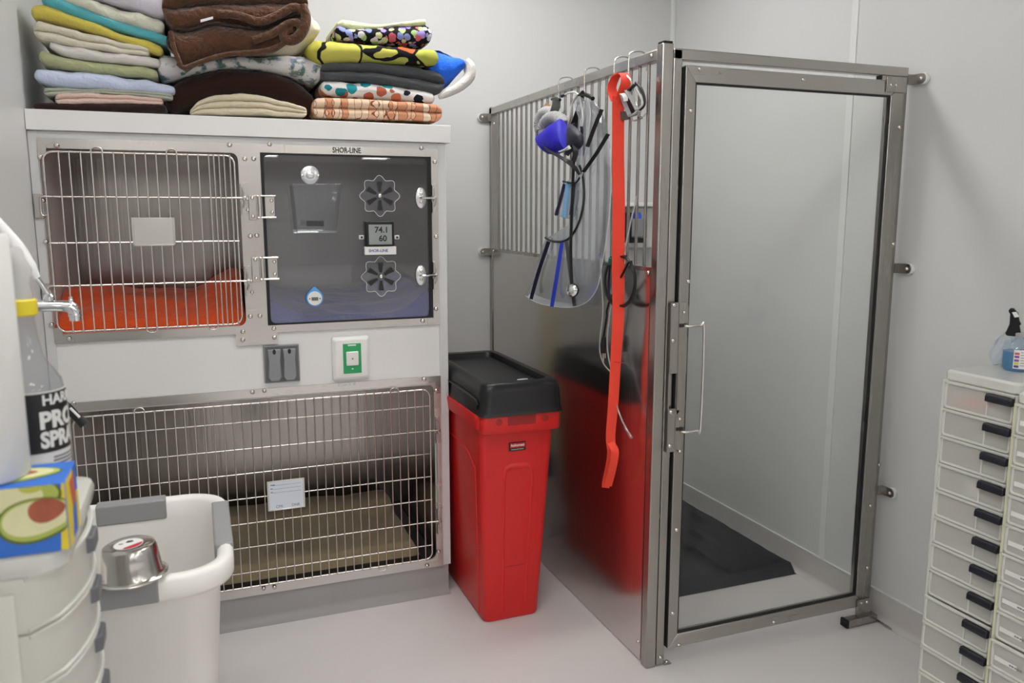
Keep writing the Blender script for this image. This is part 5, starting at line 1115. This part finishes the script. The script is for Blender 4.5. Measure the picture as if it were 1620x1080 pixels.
mb = MB(); mb.loft([[Vector((sx_+dx, sy_, z))+Vector((math.cos(2*PI*k/16)*a_, math.sin(2*PI*k/16)*b_, 0)) for k in range(16)] for z, dx, a_, b_ in ((1.292, 0, .014, .014), (1.315, .001, .011, .013), (1.335, .002, .014, .012), (1.352, -.006, .014, .012), (1.362, -.010, .016, .012), (1.368, -.012, .013, .010))])
mb.obj('spray_head', clear('milky head plastic', (.95, .95, .95), haze=.7, hazecol=(.75, .75, .74)), hb)

# ------------------------------------------------------------------ wall faucet over the white bin
YFc = 2.0
def W(px, py, y=YFc): return at(px, py, 1, y)
fa = thing('wall_faucet', (XL, YFc, 1.22), 'chrome wall spout with a white lever handle, seen above the spray bottle', 'faucet')
s0 = W(60, 484)
mb = MB(); mb.tube([(XL, YFc, s0.z), tuple(s0), tuple(W(100, 484)), tuple(W(112, 486)), tuple(W(118, 494)), tuple(W(119, 500))], [.0135, .0130, .0125, .0135, .0125, .011], 16, smooth=4); mb.obj('spout', CHROME, fa)
e0 = W(118.5, 494); MB().lathe([(.0135, 0), (.0135, -.004), (.012, -.005), (.012, -.014), (0, -.014)], (e0.x, YFc, e0.z-.004), (0, 0, 1), 20).obj('aerator', CHROME, fa)
kz = W(112, 472); MB().lathe([(.006, 0), (.005, .006), (.0035, .008), (.0045, .013), (0, .015)], (kz.x, YFc, kz.z-.010), (0, 0, 1), 14).obj('lift_knob', CHROME, fa)
MB().lathe([(.030, 0), (.030, .006), (.024, .010), (0, .010)], (XL, YFc, s0.z), (1, 0, 0), 28).obj('wall_flange', CHROME, fa)
a_, b_, c_, d_ = W(-14, 340), W(26, 388), W(59, 440), W(82, 472)
mb = MB(); mb.tube([a_, b_, W(45, 422), c_], [.010, .014, .0165, .008], 12, smooth=4); mb.obj('lever_grip', mat('white lever plastic', (.85, .85, .85), .25), fa)
mb = MB(); mb.tube([c_, W(72, 458), d_], [.005, .006, .0075], 12, smooth=3); mb.obj('lever_rod', CHROME, fa)
MB().lathe([(.012, 0), (.012, .010), (.008, .014), (0, .014)], (d_.x-.006, YFc, s0.z+.011), (0, 0, 1), 18).obj('valve_stem', CHROME, fa)
ns = thing('spray_nozzle', W(120, 655), 'black curved hose nozzle poking out behind the labelled spray bottle', 'nozzle')
mb = MB(); mb.tube([W(96, 636), W(108, 646), W(120, 658), W(134, 671)], [.010, .011, .0095, .0115], 12, smooth=4); mb.obj('nozzle_tube', RUBBER, ns)
mb = MB(); mb.tube([(XL, YFc+.03, W(60, 720).z), (XL+.04, YFc+.03, W(60, 715).z), tuple(W(78, 668)), tuple(W(96, 636))], .007, 10, smooth=5); mb.obj('hose', RUBBER, ns)
MB().tube([W(111, 645, YFc-.012), W(126, 660, YFc-.012)], .0028, 6).obj('print_strip', mat('label paper', (.78, .78, .76), .6), ns)

# ------------------------------------------------------------------ white bin with grey rim grips, bowl on it
wb = thing('laundry_bin', (-.185, 1.92, 0), 'open white plastic bin with grey grips set in its thick rounded rim', 'bin')
wx0, wx1, wy0, wy1, wz = -.405, .040, 1.665, 2.185, .70
def wr(k, z, r): return [Vector((x, y, z)) for x, y in rrect(wx0+k, wx1-k, wy0+k, wy1-k, max(.02, r), 8)]
mb = MB(); mb.loft([wr(.075, .002, .07), wr(.070, .02, .08), wr(.028, wz-.055, .085), wr(.022, wz-.050, .09), wr(.004, wz-.050, .10), wr(0, wz-.042, .10), wr(0, wz-.010, .10), wr(.006, wz-.002, .095), wr(.014, wz, .09), wr(.024, wz-.002, .085), wr(.032, wz-.010, .08), wr(.036, wz-.05, .075), wr(.078, .03, .06)])
mb.obj('bin_body', CREAMP, wb, angle=60)
GG = mat('grey grip plastic', (.30, .30, .305), .45, bump=.2, bscale=200)
def grip(x0, x1, y0, y1): 
    MB().box(x0, x1, y0, y1, wz-.050, wz+.002).obj('rim_grip', GG, wb, bevel=.005, seg=3)
grip(-.265, -.105, wy1-.040, wy1+.002); grip(-.265, -.105, wy0-.002, wy0+.038); grip(wx1-.038, wx1+.002, wy0+.135, wy1-.10)
bo = thing('steel_bowl', (-.145, 1.70, wz+.003), 'stainless steel pet bowl lying upside down on the white bin\'s rim', 'bowl')
BM = Matrix.Translation((-.152, 1.690, wz+.0035))@Matrix.Rotation(R(-3), 4, 'Y')
mb = MB(); mb.M = BM; mb.lathe([(.062, 0), (.0655, .001), (.0665, .004), (.064, .006), (.058, .007), (.0565, .010), (.053, .040), (.051, .058), (.048, .065), (.042, .068), (.020, .0665), (0, .0665)], n=48); mb.obj('bowl_body', mat('bright stainless', (.62, .60, .57), .16, 1.), bo)
mb = MB(); mb.M = BM; mb.lathe([(.027, .0672), (.027, .0678), (0, .0678)], n=36); st_ = mb.obj('round_sticker', mat('label paper', (.78, .78, .76), .6), bo)
mb = MB(); mb.M = BM; mb.prism([(.026*math.cos(R(a)), .026*math.sin(R(a)), .068) for a in range(-110, 1, 10)]+[(.018, -.004, .068), (-.006, -.018, .068)], (0, 0, .0003)); mb.obj('sticker_print', mat('sticker red', (.55, .02, .04), .5), st_)
mb = MB(); mb.M = BM; mb.prism([(-.006, .008, .068), (.002, .006, .068), (.009, .008, .068), (.007, .015, .068), (-.002, .016, .068)], (0, 0, .0003)); mb.prism([(-.018, .003, .068), (-.010, .003, .068), (-.010, .006, .068), (-.018, .006, .068)], (0, 0, .0003)); mb.obj('sticker_print', INK, st_)

# ------------------------------------------------------------------ things behind the bin that the steel side mirrors
mp_ = thing('mop', (.93, 3.44, 0), 'mop with yellow handle leaning in the gap beside the cabinet, mirrored in the steel panel', 'mop')
MB().cyl((.98, 3.40, .06), (.955, 3.470, 1.28), .013, 14).obj('handle', mat('yellow handle', (.75, .60, .05), .4), mp_)
mb = MB(); mb.loft([[Vector((.98+a_*math.cos(q), 3.40+b_*math.sin(q), z)) for q in [2*PI*k/18 for k in range(18)]] for z, a_, b_ in ((.002, .06, .05), (.03, .062, .052), (.07, .03, .025), (.10, .016, .016))]); mb.obj('mop_head', cloth('mop yarn', (.45, .45, .42), bump=1.), mp_)
bk = thing('bucket', (1.12, 3.19, 0), 'pale grey round tub standing behind the red bin, seen only mirrored in steel', 'bucket')
MB().lathe([(0, 0), (.085, 0), (.10, .26), (.106, .262), (.106, .275), (.096, .275), (.082, .01), (0, .01)], (1.12, 3.20, .001), (0, 0, 1), 36).obj('tub', mat('pale grey plastic', (.6, .6, .6), .4), bk)
MB().lathe([(0, 0), (.05, 0), (.055, .07), (.03, .10), (0, .10)], (1.12, 3.20, .265), (0, 0, 1), 24).obj('tub_lid', mat('dark blue plastic', (.02, .03, .08), .4), bk)
